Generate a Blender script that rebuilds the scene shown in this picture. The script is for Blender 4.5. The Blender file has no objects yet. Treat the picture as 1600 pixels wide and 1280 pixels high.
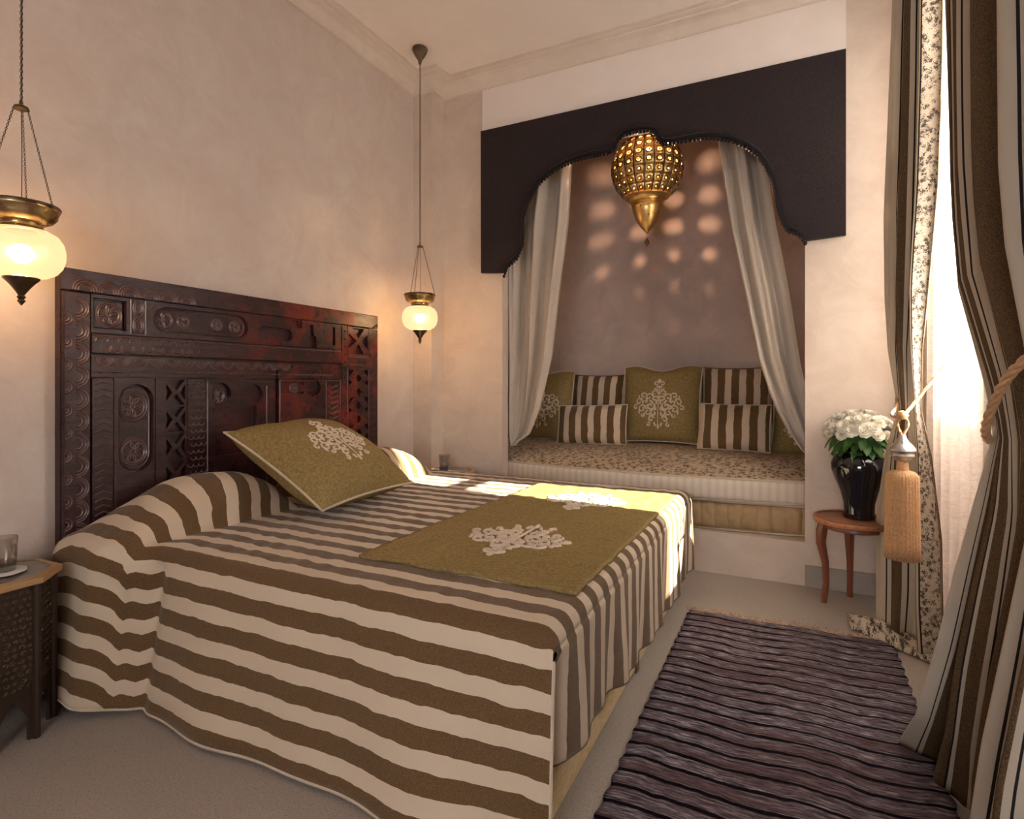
import bpy, math, random
from math import sin, cos, pi, sqrt, exp, radians
from mathutils import Vector, Matrix, noise
from mathutils.geometry import tessellate_polygon
random.seed(7)
SC = bpy.context.scene
COL = SC.collection

# ------------------------------------------------------------------ camera
cam = bpy.data.objects.new('camera', bpy.data.cameras.new('camera'))
COL.objects.link(cam)
cam.location = (0, 0, 1.1)
cam.rotation_euler = (radians(90), 0, radians(26.455))
cam.data.sensor_width = 36
cam.data.lens = 36 * 884.33 / 1600
cam.data.shift_y = -(640 - 596.45) / 1600
cam.data.clip_start = 0.02
SC.camera = cam
# ------------------------------------------------------------------ light
SC.view_settings.view_transform = 'Standard'
SC.view_settings.look = 'None'
SC.view_settings.gamma = 1
SC.view_settings.use_curve_mapping = False
SC.view_settings.exposure = 0.14
world = bpy.data.worlds.new('world'); SC.world = world
world.use_nodes = True
bg = world.node_tree.nodes['Background']
bg.inputs[0].default_value = (0.97, 0.97, 1.0, 1)
bg.inputs[1].default_value = 12.5
sun = bpy.data.objects.new('sun', bpy.data.lights.new('sun', 'SUN'))
COL.objects.link(sun)
sun.data.energy = 90
sun.data.color = (1.0, 0.93, 0.85)
sun.data.angle = radians(0.6)
sun.rotation_euler = Vector((-0.80, 0.06, -0.60)).to_track_quat('-Z', 'Y').to_euler()

# ------------------------------------------------------------------ helpers
class NT:
    def __init__(s, name):
        s.m = bpy.data.materials.new(name); s.m.use_nodes = True
        s.n = s.m.node_tree.nodes; s.l = s.m.node_tree.links
        s.b = s.n['Principled BSDF']; s.out = s.n['Material Output']
        s.tc = s.n.new('ShaderNodeTexCoord')
    def node(s, t, ins=None, **kw):
        x = s.n.new(t)
        for k, v in kw.items(): setattr(x, k, v)
        for k, v in (ins or {}).items():
            if isinstance(v, bpy.types.NodeSocket): s.l.new(v, x.inputs[k])
            else: x.inputs[k].default_value = v
        return x
    def math(s, op, a, b=0.0, c=0.0):
        x = s.n.new('ShaderNodeMath'); x.operation = op
        for i, v in enumerate((a, b, c)):
            if isinstance(v, bpy.types.NodeSocket): s.l.new(v, x.inputs[i])
            else: x.inputs[i].default_value = v
        return x.outputs[0]
    def coord(s, kind='Object', scale=(1, 1, 1), rot=(0, 0, 0)):
        mp = s.node('ShaderNodeMapping', {'Vector': s.tc.outputs[kind], 'Scale': scale, 'Rotation': rot})
        return mp.outputs[0]
    def noise(s, scale, detail=3, vec=None, rough=.55, dist=0):
        x = s.node('ShaderNodeTexNoise', {'Vector': vec or s.tc.outputs['Object'], 'Scale': scale, 'Detail': detail, 'Roughness': rough, 'Distortion': dist})
        return x.outputs[0]
    def voro(s, scale, vec=None, feature='F1'):
        x = s.node('ShaderNodeTexVoronoi', {'Vector': vec or s.tc.outputs['Object'], 'Scale': scale}, feature=feature)
        return x.outputs['Distance']
    def ramp(s, fac, stops, interp='LINEAR'):
        x = s.n.new('ShaderNodeValToRGB'); x.color_ramp.interpolation = interp
        e = x.color_ramp.elements
        while len(e) < len(stops): e.new(1)
        for el, (p, c) in zip(e, stops):
            el.position = p
            el.color = (c, c, c, 1) if isinstance(c, (int, float)) else (*c, 1)
        s.l.new(fac, x.inputs[0])
        return x.outputs[0]
    def mix(s, fac, a, b, mode='MIX'):
        x = s.n.new('ShaderNodeMix'); x.data_type = 'RGBA'; x.blend_type = mode
        for i, v in ((0, fac), (6, a), (7, b)):
            if isinstance(v, bpy.types.NodeSocket): s.l.new(v, x.inputs[i])
            else: x.inputs[i].default_value = v if i == 0 else (*v, 1)
        return x.outputs[2]
    def fin(s, color=None, rough=None, metal=None, bump=None, bstr=.3, bdist=.01, spec=None, sheen=None):
        b = s.b
        for k, v in (('Base Color', color), ('Roughness', rough), ('Metallic', metal), ('Specular IOR Level', spec), ('Sheen Weight', sheen)):
            if v is None: continue
            if isinstance(v, bpy.types.NodeSocket): s.l.new(v, b.inputs[k])
            else: b.inputs[k].default_value = (*v, 1) if isinstance(v, tuple) else v
        if bump is not None:
            bn = s.node('ShaderNodeBump', {'Height': bump, 'Strength': bstr, 'Distance': bdist})
            s.l.new(bn.outputs[0], b.inputs['Normal'])
        return s.m

def hexc(r, g, b):
    f = lambda c: ((c / 255 + .055) / 1.055) ** 2.4 if c > 10 else c / 255 / 12.92
    return (f(r), f(g), f(b))

class MB:
    """collects geometry; build() links it as one mesh object"""
    def __init__(s): s.v = []; s.f = []; s.uv = []
    def add(s, vs, fs, uvs=None):
        o = len(s.v); s.v += [tuple(p) for p in vs]
        s.f += [tuple(i + o for i in f) for f in fs]
        s.uv += list(uvs) if uvs else [(0, 0)] * len(vs)
        return s
    def box(s, x0, x1, y0, y1, z0, z1):
        v = [(x, y, z) for x in (x0, x1) for y in (y0, y1) for z in (z0, z1)]
        return s.add(v, [(0, 1, 3, 2), (4, 6, 7, 5), (0, 4, 5, 1), (2, 3, 7, 6), (0, 2, 6, 4), (1, 5, 7, 3)])
    def grid(s, fn, nu, nv, uvf=None, wrap=False, flip=False):
        vs, uvs = [], []
        for i in range(nu + 1):
            for j in range(nv + 1):
                u, v = i / nu, j / nv
                vs.append(fn(u, v)); uvs.append(uvf(u, v) if uvf else (u, v))
        fs = []
        for i in range(nu):
            for j in range(nv):
                a = i * (nv + 1) + j; q = (a, a + nv + 1, a + nv + 2, a + 1)
                fs.append(q[::-1] if flip else q)
        return s.add(vs, fs, uvs)
    def lathe(s, prof, c=(0, 0, 0), n=24, fn=None):
        vs = []; k = len(prof)
        for i in range(n):
            a = 2 * pi * i / n
            for r, z in prof:
                rr = fn(r, z, a) if fn else r
                vs.append((c[0] + rr * cos(a), c[1] + rr * sin(a), c[2] + z))
        fs = [(i * k + j, ((i + 1) % n) * k + j, ((i + 1) % n) * k + j + 1, i * k + j + 1) for i in range(n) for j in range(k - 1)]
        return s.add(vs, fs)
    def tube(s, pts, r, n=6, closed=False, squash=1.0, up=None):
        pts = [Vector(p) for p in pts]; m = len(pts); vs = []
        rs = r if isinstance(r, (list, tuple)) else [r] * m
        prev = None
        for i, p in enumerate(pts):
            if closed: t = pts[(i + 1) % m] - pts[i - 1]
            else: t = pts[min(i + 1, m - 1)] - pts[max(i - 1, 0)]
            if t.length < 1e-9: t = Vector((0, 0, 1))
            t.normalize()
            ref = Vector(up) if up else (prev or (Vector((0, 0, 1)) if abs(t.z) < .9 else Vector((1, 0, 0))))
            a = ref - t * ref.dot(t)
            if a.length < 1e-6: a = t.orthogonal()
            a.normalize(); b = t.cross(a); prev = a
            for k in range(n):
                q = 2 * pi * k / n
                vs.append(p + a * cos(q) * rs[i] * squash + b * sin(q) * rs[i])
        fs = [(i * n + k, i * n + (k + 1) % n, ((i + 1) % m) * n + (k + 1) % n, ((i + 1) % m) * n + k) for i in range(m if closed else m - 1) for k in range(n)]
        if not closed: fs += [tuple(range(n))[::-1], tuple((m - 1) * n + k for k in range(n))]
        return s.add(vs, fs)
    def plate(s, outer, holes, mp, d0, d1):
        """flat plate with holes: outline points (a,b); mp(a,b,depth)->xyz"""
        loops = [outer] + list(holes); flat = [p for l in loops for p in l]
        tris = tessellate_polygon([[Vector((p[0], p[1], 0)) for p in l] for l in loops])
        n = len(flat)
        vs = [mp(p[0], p[1], d1) for p in flat] + [mp(p[0], p[1], d0) for p in flat]
        fs = [tuple(t) for t in tris] + [tuple(i + n for i in t[::-1]) for t in tris]
        o = 0
        for l in loops:
            m = len(l)
            for i in range(m):
                a, b = o + i, o + (i + 1) % m
                fs.append((a, a + n, b + n, b))
            o += m
        return s.add(vs, fs, [(p[0], p[1]) for p in flat] * 2)
    def build(s, name, mat, parent=None, smooth=False, bevel=0, angle=40, solid=0, kind=None, label=None, subd=0):
        me = bpy.data.meshes.new(name)
        off = parent_loc(parent)
        me.from_pydata([(x - off[0], y - off[1], z - off[2]) for x, y, z in s.v], [], s.f)
        uvl = me.uv_layers.new(name='UVMap')
        idx = [0] * len(me.loops); me.loops.foreach_get('vertex_index', idx)
        flat = []
        for i in idx: flat += s.uv[i]
        uvl.data.foreach_set('uv', flat)
        import bmesh
        bm = bmesh.new(); bm.from_mesh(me)
        if s.recalc: bmesh.ops.recalc_face_normals(bm, faces=bm.faces)
        bm.to_mesh(me); bm.free()
        if smooth:
            me.polygons.foreach_set('use_smooth', [True] * len(me.polygons))
            if angle: me.set_sharp_from_angle(angle=radians(angle))
        me.materials.append(mat)
        o = bpy.data.objects.new(name, me); COL.objects.link(o)
        if parent: o.parent = parent
        if solid:
            md = o.modifiers.new('solid', 'SOLIDIFY'); md.thickness = solid; md.offset = 0
        if bevel:
            md = o.modifiers.new('bevel', 'BEVEL'); md.width = bevel; md.segments = 2; md.limit_method = 'ANGLE'
        if subd:
            md = o.modifiers.new('sub', 'SUBSURF'); md.levels = subd; md.render_levels = subd
        if kind: o['kind'] = kind
        if label: o['label'] = label
        return o
    recalc = True
    def norecalc(s): s.recalc = False; return s

def parent_loc(p):
    v = Vector((0, 0, 0))
    while p is not None: v += p.location; p = p.parent
    return v
def thing(name, label, cat, loc=(0, 0, 0), group=None):
    o = bpy.data.objects.new(name, None); COL.objects.link(o)
    o.location = loc; o['label'] = label; o['category'] = cat; o.empty_display_size = .05
    if group: o['group'] = group
    return o
def tag(o, label, cat, group=None):
    o['label'] = label; o['category'] = cat
    if group: o['group'] = group
    return o
def S(name, mb, mat, **kw):
    o = mb.build(name, mat, **kw)
    o['kind'] = 'structure'; return o
def interp(tab, z):
    """tab: sorted rows (z, a, b, ...) -> smooth interpolation"""
    if z <= tab[0][0]: return tab[0][1:]
    for p, q in zip(tab, tab[1:]):
        if z <= q[0]:
            t = (z - p[0]) / (q[0] - p[0])
            return tuple(a + (b - a) * t for a, b in zip(p[1:], q[1:]))
    return tab[-1][1:]
def sstep(a, b, x):
    t = max(0, min(1, (x - a) / (b - a))); return t * t * (3 - 2 * t)
def cr(pts, t):
    n = len(pts) - 1; i = min(int(t * n), n - 1); f = t * n - i
    p = [Vector(pts[max(0, min(n, i + k))]) for k in (-1, 0, 1, 2)]
    return .5 * (2 * p[1] + (p[2] - p[0]) * f + (2 * p[0] - 5 * p[1] + 4 * p[2] - p[3]) * f * f + (3 * p[1] - p[0] - 3 * p[2] + p[3]) * f ** 3)
def arc(cx, cy, r, a0, a1, n, ry=None):
    ry = ry or r
    return [(cx + r * cos(a0 + (a1 - a0) * i / n), cy + ry * sin(a0 + (a1 - a0) * i / n)) for i in range(n + 1)]

# ------------------------------------------------------------------ materials
def plaster(name, c1, c2, c3, rough=.55):
    t = NT(name)
    n1 = t.noise(1.3, 5, rough=.6, dist=.4); n2 = t.noise(5, 6, rough=.7, dist=.8)
    c = t.mix(t.ramp(n1, [(.35, 0), (.65, 1)]), c1, c2)
    c = t.mix(t.math('MULTIPLY', t.ramp(n2, [(.38, 0), (.66, 1)]), .8), c, c3)
    return t.fin(c, t.ramp(n2, [(.3, rough), (.7, rough + .2)]), bump=n2, bstr=.12, bdist=.01, spec=.2)
M = {}
M['wall'] = plaster('tadelakt', (.62, .51, .43), (.67, .56, .47), (.56, .45, .37))
M['wall_left'] = plaster('tadelakt_left', (.60, .50, .44), (.65, .56, .49), (.57, .45, .39))
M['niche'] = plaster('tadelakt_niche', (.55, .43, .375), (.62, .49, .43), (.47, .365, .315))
M['ceil'] = plaster('ceiling_plaster', (.80, .71, .65), (.82, .73, .67), (.78, .69, .63), .7)
M['cornice'] = plaster('cornice_plaster', (.66, .56, .49), (.69, .59, .51), (.62, .52, .45), .6)
M['parapet'] = plaster('terrace_plaster', (.55, .47, .43), (.58, .50, .46), (.5, .43, .4), .8)
M['base'] = plaster('baseboard_plaster', (.34, .30, .26), (.38, .33, .29), (.30, .26, .23))
def floor_mat():
    t = NT('speckled_floor')
    n = t.noise(2.0, 3); s = t.noise(190, 2); s2 = t.voro(140)
    c = t.mix(n, (.36, .315, .27), (.43, .375, .33))
    c = t.mix(t.ramp(s, [(.56, 0), (.64, .75)]), c, (.25, .20, .16))
    c = t.mix(t.ramp(s2, [(.10, .5), (.2, 0)]), c, (.75, .70, .62))
    return t.fin(c, .55, bump=s, bstr=.1, bdist=.003)
M['floor'] = floor_mat()

def carved_wood():
    t = NT('carved_dark_wood')
    sep = t.node('ShaderNodeSeparateXYZ', {0: t.tc.outputs['Object']})
    g = t.noise(9, 6, t.coord(scale=(1, 1.0, 5)), .65); w = t.noise(4.5, 6, rough=.72); sc = t.noise(38, 4, rough=.7)
    base = t.mix(t.ramp(g, [(.3, 0), (.7, 1)]), (.019, .0085, .010), (.060, .025, .026))
    red = t.mix(t.ramp(w, [(.48, 0), (.58, 1)]), base, (.17, .024, .016))
    side = t.ramp(t.math('ADD', sep.outputs[1], t.math('MULTIPLY', w, .9)), [(0.45, 0.0), (1.0, 1)])
    t.n[side.node.name].color_ramp.elements[0].position = .95 / 2.2
    # object origin sits at the board's near foot, so Y runs 0..1.73
    sd = t.math('MULTIPLY', t.math('ADD', sep.outputs[1], t.math('MULTIPLY', w, .9)), .42)
    side = t.ramp(sd, [(.45, 0), (.72, 1)])
    c = t.mix(t.math('MULTIPLY', side, .9), base, red)
    c = t.mix(t.math('MULTIPLY', t.ramp(sc, [(.62, 0), (.75, .5)]), t.ramp(w, [(.4, 0), (.6, 1)])), c, (.20, .12, .10))
    return t.fin(c, t.ramp(sc, [(.3, .24), (.7, .42)]), bump=t.math('ADD', g, t.math('MULTIPLY', sc, .4)), bstr=.6, bdist=.004, spec=.32)
M['wood'] = carved_wood()
t = NT('highlighted_carving_edges'); _n = t.noise(25, 4)  # carving ridges coloured lighter, a painted highlight that sharpens the relief
M['woodlight'] = t.fin(t.mix(_n, (.065, .035, .034), (.17, .10, .095)), .32, bump=_n, bstr=.2, bdist=.002)
def wood2(name, a, b, rough=.35, sc=8):
    t = NT(name); g = t.noise(sc, 5, t.coord(scale=(1, 1, .15)), .6)
    return t.fin(t.mix(g, a, b), rough, bump=g, bstr=.2, bdist=.002)
M['redwood'] = wood2('reddish_wood', (.13, .038, .018), (.24, .075, .035))
M['darkwood'] = wood2('table_dark_wood', (.015, .009, .006), (.05, .03, .018), .38)
M['winwood'] = wood2('window_wood', (.55, .50, .44), (.62, .57, .5), .5)
def cane():
    t = NT('woven_cane_top')
    w = t.node('ShaderNodeTexWave', {'Vector': t.tc.outputs['Object'], 'Scale': 28, 'Distortion': 1.0}, wave_type='RINGS', rings_direction='Z')
    c = t.mix(w.outputs[1], (.20, .07, .03), (.48, .20, .09))
    return t.fin(c, .35, bump=w.outputs[1], bstr=.5, bdist=.003)
M['cane'] = cane()
M['gild'] = wood2('gilded_rim', (.28, .16, .07), (.50, .30, .13), .35)
def brass(name, a, b, rough=.3):
    t = NT(name); n = t.noise(30, 4); v = t.noise(9, 3)
    return t.fin(t.mix(t.ramp(v, [(.35, 0), (.65, 1)]), a, b), t.ramp(n, [(.3, rough - .08), (.7, rough + .15)]), 1.0, bump=n, bstr=.3, bdist=.002)
M['brass'] = brass('aged_brass', (.30, .20, .09), (.55, .40, .20))
M['bronze'] = brass('dark_bronze', (.10, .07, .045), (.22, .15, .09), .35)
M['gold'] = brass('pierced_gold_brass', (.62, .38, .13), (.85, .60, .26), .33)
M['silver'] = brass('silver_cap', (.42, .40, .38), (.62, .60, .58), .3)
M['chain'] = brass('chain_metal', (.06, .045, .03), (.14, .10, .07), .4)
def globe_glass():
    t = NT('frosted_lit_glass')
    tr = t.node('ShaderNodeBsdfTransparent', {'Color': (1, .93, .82, 1)})
    tl = t.node('ShaderNodeBsdfTranslucent', {'Color': (.035, .026, .018, 1)})
    gl = t.node('ShaderNodeBsdfGlossy', {'Color': (1, 1, 1, 1), 'Roughness': .25})
    em = t.node('ShaderNodeEmission', {'Color': (1, .67, .38, 1), 'Strength': .62})
    a = t.node('ShaderNodeMixShader', {0: .38, 1: tl.outputs[0], 2: tr.outputs[0]})
    b = t.node('ShaderNodeMixShader', {0: .06, 1: a.outputs[0], 2: gl.outputs[0]})
    c = t.node('ShaderNodeAddShader', {0: b.outputs[0], 1: em.outputs[0]})
    t.l.new(c.outputs[0], t.out.inputs[0]); return t.m
M['globe'] = globe_glass()
def emit(name, c, s):
    t = NT(name); e = t.node('ShaderNodeEmission', {'Color': (*c, 1), 'Strength': s}); tr = t.node('ShaderNodeBsdfTransparent'); ad = t.node('ShaderNodeAddShader', {0: e.outputs[0], 1: tr.outputs[0]}); t.l.new(ad.outputs[0], t.out.inputs[0]); return t.m
M['bulb'] = emit('lit_bulb', (1, .80, .52), 6)
M['bulb2'] = emit('lantern_bulb', (1, .85, .66), 30)
def clear_glass():
    t = NT('clear_glass')
    tr = t.node('ShaderNodeBsdfTransparent', {'Color': (.95, .96, .95, 1)})
    gl = t.node('ShaderNodeBsdfGlossy', {'Color': (1, 1, 1, 1), 'Roughness': .03})
    fr = t.node('ShaderNodeFresnel', {'IOR': 1.45})
    a = t.node('ShaderNodeMixShader', {0: fr.outputs[0], 1: tr.outputs[0], 2: gl.outputs[0]})
    t.l.new(a.outputs[0], t.out.inputs[0]); return t.m
M['glass'] = clear_glass()

CREAM, BROWN, GOLDB = (.62, .485, .355), (.075, .040, .016), (.20, .118, .050)
def striped(name, axis=0, period=.098, duty=.53, phase=0.0):
    t = NT(name)
    sep = t.node('ShaderNodeSeparateXYZ', {0: t.tc.outputs['UV']})
    nz = t.noise(13, 2)
    u = t.math('ADD', sep.outputs[axis], t.math('MULTIPLY', nz, .016))
    f = t.math('FRACT', t.math('ADD', t.math('DIVIDE', u, period), phase))
    m = t.ramp(f, [(0, 1), (duty, 0)], 'CONSTANT')
    sp = t.noise(420, 3, rough=.8)
    brown = t.mix(t.ramp(sp, [(.38, 0), (.66, 1)]), BROWN, GOLDB)
    cr_ = t.mix(t.noise(60, 2, t.coord(scale=(1, 8, 1))), (.56, .46, .34), CREAM)
    return t.fin(t.mix(m, cr_, brown), t.ramp(m, [(0, .55), (1, .9)]), bump=sp, bstr=.25, bdist=.002, spec=.25, sheen=.15)
M['stripe'] = striped('boucle_stripe')
def curtain_mat(nm='striped_damask_curtain', lace=1):
    t = NT(nm)
    sep = t.node('ShaderNodeSeparateXYZ', {0: t.tc.outputs['UV']})
    L = .50
    f = t.math('FRACT', t.math('DIVIDE', sep.outputs[0], L))
    seg = [(.10, 'c'), (.007, 'k'), (.016, 'c'), (.075, 'b'), (.016, 'c'), (.007, 'k'), (.095, 'd'), (.007, 'k'), (.016, 'c'), (.075, 'b'), (.016, 'c'), (.007, 'k'), (.063, 'c')]
    pos = 0; st = {'k': [], 'b': [], 'd': []}
    for w, k in seg:
        for q in st: st[q].append((pos / L, 1.0 if q == k else 0.0))
        pos += w
    mk, mb_, md = (t.ramp(f, st[q], 'CONSTANT') for q in 'kbd')
    sp = t.noise(300, 3, rough=.8)
    brown = t.mix(t.ramp(sp, [(.4, 0), (.65, 1)]), (.065, .038, .020), (.18, .115, .06))
    uv = t.coord('UV', (1, 1, 1))
    v1 = t.voro(52, uv); v2 = t.noise(70, 2, uv, dist=3.5)
    scroll = t.ramp(t.math('ADD', t.math('MULTIPLY', v1, .45), v2), [(.66, 0), (.72, 1)])
    dam = t.mix(scroll, (.09, .07, .055), (.58, .50, .40))
    c = t.mix(mb_, (.50, .43, .34), brown)
    c = t.mix(md, c, dam if lace else brown); c = t.mix(mk, c, (.02, .015, .015))
    b = t.fin(c, .8, bump=sp, bstr=.2, bdist=.002, spec=.2)
    tl = t.node('ShaderNodeBsdfTranslucent', {'Color': c})
    mx = t.node('ShaderNodeMixShader', {0: .14, 1: t.b.outputs[0], 2: tl.outputs[0]})
    t.l.new(mx.outputs[0], t.out.inputs[0]); return b
M['curtain'] = curtain_mat(); M['curtain_plain'] = curtain_mat('striped_plain_curtain', 0)
def cloth(name, a, b, rough=.85, sc=120, transl=0, bs=.25, sheen=.1):
    t = NT(name); n = t.noise(sc, 3); n2 = t.noise(5, 3)
    c = t.mix(t.ramp(n, [(.35, 0), (.65, 1)]), a, b)
    c = t.mix(t.math('MULTIPLY', n2, .3), c, tuple(x * .75 for x in a))
    t.fin(c, rough, bump=n, bstr=bs, bdist=.002, spec=.2, sheen=sheen)
    if transl:
        tl = t.node('ShaderNodeBsdfTranslucent', {'Color': c})
        mx = t.node('ShaderNodeMixShader', {0: transl, 1: t.b.outputs[0], 2: tl.outputs[0]})
        t.l.new(mx.outputs[0], t.out.inputs[0])
    return t.m
M['linen'] = cloth('cream_linen', (.58, .50, .42), (.68, .59, .50), sc=200, transl=.2)
M['olive'] = cloth('olive_gold_velvet', (.21, .145, .052), (.34, .245, .098), .65, 90, sheen=.0)
M['embroid'] = cloth('ecru_embroidery', (.62, .50, .38), (.74, .62, .50), .6, 150)
M['piping'] = cloth('cream_piping', (.55, .46, .34), (.64, .54, .42), .7, 150)
M['pelmetfab'] = cloth('dark_plum_brown_fabric', (.016, .010, .011), (.032, .021, .022), .75, 140, bs=.6)
M['beads'] = cloth('black_bead_fringe', (.006, .004, .005), (.012, .009, .010), .4, 200)
M['rope'] = cloth('tan_silk_rope', (.46, .25, .11), (.62, .36, .18), .55, 120)
M['mattside'] = striped('pale_mattress_ticking', 0, .05, .5)
def ticking():
    t = NT('pale_mattress_ticking_side')
    sep = t.node('ShaderNodeSeparateXYZ', {0: t.tc.outputs['UV']})
    f = t.math('FRACT', t.math('DIVIDE', sep.outputs[0], .045)); n = t.noise(20, 3)
    m = t.ramp(f, [(0, 0), (.1, 1), (.45, 1), (.55, 0)])
    return t.fin(t.mix(t.math('MULTIPLY', m, .35), (.66, .57, .47), (.46, .38, .30)), .7, bump=n, bstr=.3, bdist=.01)
M['ticking'] = ticking()
def tufted():
    t = NT('gold_tufted_cotton'); n = t.noise(26, 3)
    w = t.node('ShaderNodeTexWave', {'Vector': t.tc.outputs['Object'], 'Scale': 4.2, 'Distortion': 1.2, 'Detail': 2.0, 'Detail Scale': 2.0}, wave_type='BANDS', bands_direction='X')
    return t.fin(t.mix(n, (.33, .21, .10), (.46, .32, .17)), .65, bump=t.math('ADD', t.math('POWER', w.outputs[1], .5), t.math('MULTIPLY', n, .3)), bstr=.7, bdist=.03)
M['goldbase'] = tufted()
def seat_mat():
    t = NT('scroll_patterned_seat')
    uv = t.tc.outputs['Object']
    v = t.voro(34, uv); n = t.noise(40, 2, dist=3.2)
    k = t.ramp(t.math('ADD', t.math('MULTIPLY', v, .4), n), [(.61, 0), (.69, 1)])
    return t.fin(t.mix(k, (.11, .065, .035), (.55, .43, .30)), .7, bump=k, bstr=.35, bdist=.004)
M['seat'] = seat_mat()
def base_panel():
    t = NT('cream_gold_base_fabric'); n = t.noise(26, 4, dist=1.6)
    return t.fin(t.mix(t.ramp(n, [(.42, 0), (.56, 1)]), (.62, .45, .23), (.72, .56, .33)), .65, bump=n, bstr=.15, bdist=.003)
M['bedbase'] = base_panel()
def sheer():
    t = NT('white_sheer'); n = t.noise(240, 2, t.coord(scale=(1, 1, 1)))
    w = t.noise(34, 4, t.coord(scale=(1, 1, 3)), dist=1)
    tr = t.node('ShaderNodeBsdfTransparent', {'Color': (1, 1, 1, 1)})
    tl = t.node('ShaderNodeBsdfTranslucent', {'Color': (.80, .74, .70, 1)})
    df = t.node('ShaderNodeBsdfDiffuse', {'Color': (.74, .68, .64, 1)})
    a = t.node('ShaderNodeMixShader', {0: .35, 1: tl.outputs[0], 2: df.outputs[0]})
    b = t.node('ShaderNodeMixShader', {0: t.ramp(w, [(.3, .52), (.7, .38)]), 1: a.outputs[0], 2: tr.outputs[0]})
    t.l.new(b.outputs[0], t.out.inputs[0]); return t.m
M['sheer'] = sheer()
def rug_mat():
    t = NT('woven_rag_rug')
    sep = t.node('ShaderNodeSeparateXYZ', {0: t.tc.outputs['UV']})
    wav = t.noise(5, 3, t.coord('UV', (1.2, .5, 1)))
    v = t.math('ADD', sep.outputs[1], t.math('MULTIPLY', wav, .045))
    cmb = t.node('ShaderNodeCombineXYZ', {0: t.math('MULTIPLY', sep.outputs[0], .6), 1: t.math('MULTIPLY', v, 1.0)})
    cv = cmb.outputs[0]
    n1 = t.noise(1, 2, t.node('ShaderNodeMapping', {'Vector': cv, 'Scale': (.3, 34, 1)}).outputs[0])
    n2 = t.noise(1, 3, t.node('ShaderNodeMapping', {'Vector': cv, 'Scale': (30, 150, 1)}).outputs[0], .7)
    n3 = t.noise(1, 2, t.node('ShaderNodeMapping', {'Vector': cv, 'Scale': (2, 14, 1)}).outputs[0])
    c = t.ramp(n2, [(.34, (.035, .028, .036)), (.46, (.12, .098, .122)), (.56, (.25, .21, .235)), (.68, (.50, .44, .43))])
    c = t.mix(t.ramp(n3, [(.45, 0), (.62, .7)]), c, (.10, .055, .055))
    f = t.math('FRACT', t.math('DIVIDE', v, .066))
    bl = t.ramp(f, [(0, 1), (.17, 1), (.22, 0), (1, 0)])
    f2 = t.math('FRACT', t.math('ADD', t.math('DIVIDE', v, .033), .3))
    bl2 = t.ramp(f2, [(0, .5), (.08, .5), (.15, 0), (1, 0)])
    c = t.mix(bl2, c, (.02, .012, .016)); c = t.mix(bl, c, (.008, .004, .008))
    return t.fin(c, .95, bump=t.math('SUBTRACT', n2, t.math('MULTIPLY', bl, .4)), bstr=.8, bdist=.01, spec=.1)
M['rug'] = rug_mat()
M['fringe'] = cloth('rug_fringe', (.30, .20, .14), (.55, .42, .32), .9, 60)
t = NT('black_glazed_ceramic'); M['vase'] = t.fin((.006, .006, .010), .06, spec=.8)
M['petal'] = cloth('cream_white_petal', (.88, .83, .70), (.93, .90, .80), .6, 60, transl=.3)
M['leaf'] = cloth('green_leaf', (.03, .09, .018), (.07, .17, .035), .4, 40, transl=.15)
M['white'] = cloth('white_doily', (.6, .56, .5), (.72, .68, .62), .8, 300)

# ------------------------------------------------------------------ room shell
XL, YF, XR, YB, ZC = -2.41, 3.43, .58, -1.7, 3.21
S('floor', MB().box(XL - .1, XR + .35, YB - .1, YF + .1, -.1, 0), M['floor'])
S('ceiling', MB().box(XL - .1, XR + .35, YB - .1, YF + .1, ZC, ZC + .1), M['ceil'])
S('wall_left', MB().box(XL - .1, XL, YB - .1, YF + .1, 0, ZC), M['wall_left'])
S('wall_back', MB().plate([(XL, 0), (XR, 0), (XR, ZC), (XL, ZC)], [[(-.6, .75), (.48, .75), (.48, 1.75), (-.6, 1.75)]], lambda p, q, d: (p, YB - d, q), .1, 0), M['wall'])  # unseen opening added behind the camera to let in fill light
# far wall with the niche opening X -1.78..0.055, arch hidden behind the pelmet
NX1, NX2, TH = -1.781, .055, .085
def far(a, b, d): return (a, YF + d, b)
w = MB().plate([(XL, 0), (NX1, 0), (NX1, 2.68), (NX2, 2.68), (NX2, 0), (XR, 0), (XR, ZC), (XL, ZC)], [], far, TH, 0)
S('wall_far', w, M['wall'])
S('trim_1', MB().box(-2.41, -2.257, 3.276, YF, 0, ZC), M['wall']).name = 'pilaster'
S('trim_2', MB().box(-1.932, .245, YF - .012, YF, 2.6, 3.2), M['ceil'], bevel=.003)
S('trim_3', MB().box(NX1, NX2, YF + .002, YF + .12, 0, .235), M['wall'])
# right wall with a tall window
WY0, WY1, WZ0, WZ1 = 2.30, 3.08, .06, 2.95
def rgt(a, b, d): return (XR + d, a, b)
w = MB().plate([(YB, 0), (YF, 0), (YF, ZC), (YB, ZC)], [[(WY0, WZ0), (WY1, WZ0), (WY1, WZ1), (WY0, WZ1)]], rgt, .30, 0)
S('wall_right', w, M['wall'])
wf = MB()
X0, X1 = XR + .16, XR + .21
for a, b in ((WY0, WY0 + .05), (WY1 - .05, WY1)): wf.box(X0, X1, a, b, WZ0, WZ1)
for a, b in ((WZ0, WZ0 + .10), (WZ1 - .07, WZ1), (2.28, 2.36)): wf.box(X0 + .002, X1 - .002, WY0, WY1, a, b)
win = S('window_1', wf, M['winwood'])
for y0, y1 in ((WY0 + .05, WY1 - .05),):
    for z0, z1 in ((WZ0 + .1, 2.28), (2.36, WZ1 - .07)):
        MB().box(X0 + .02, X0 + .026, y0, y1, z0, z1).build('pane', M['glass'], win)
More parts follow.
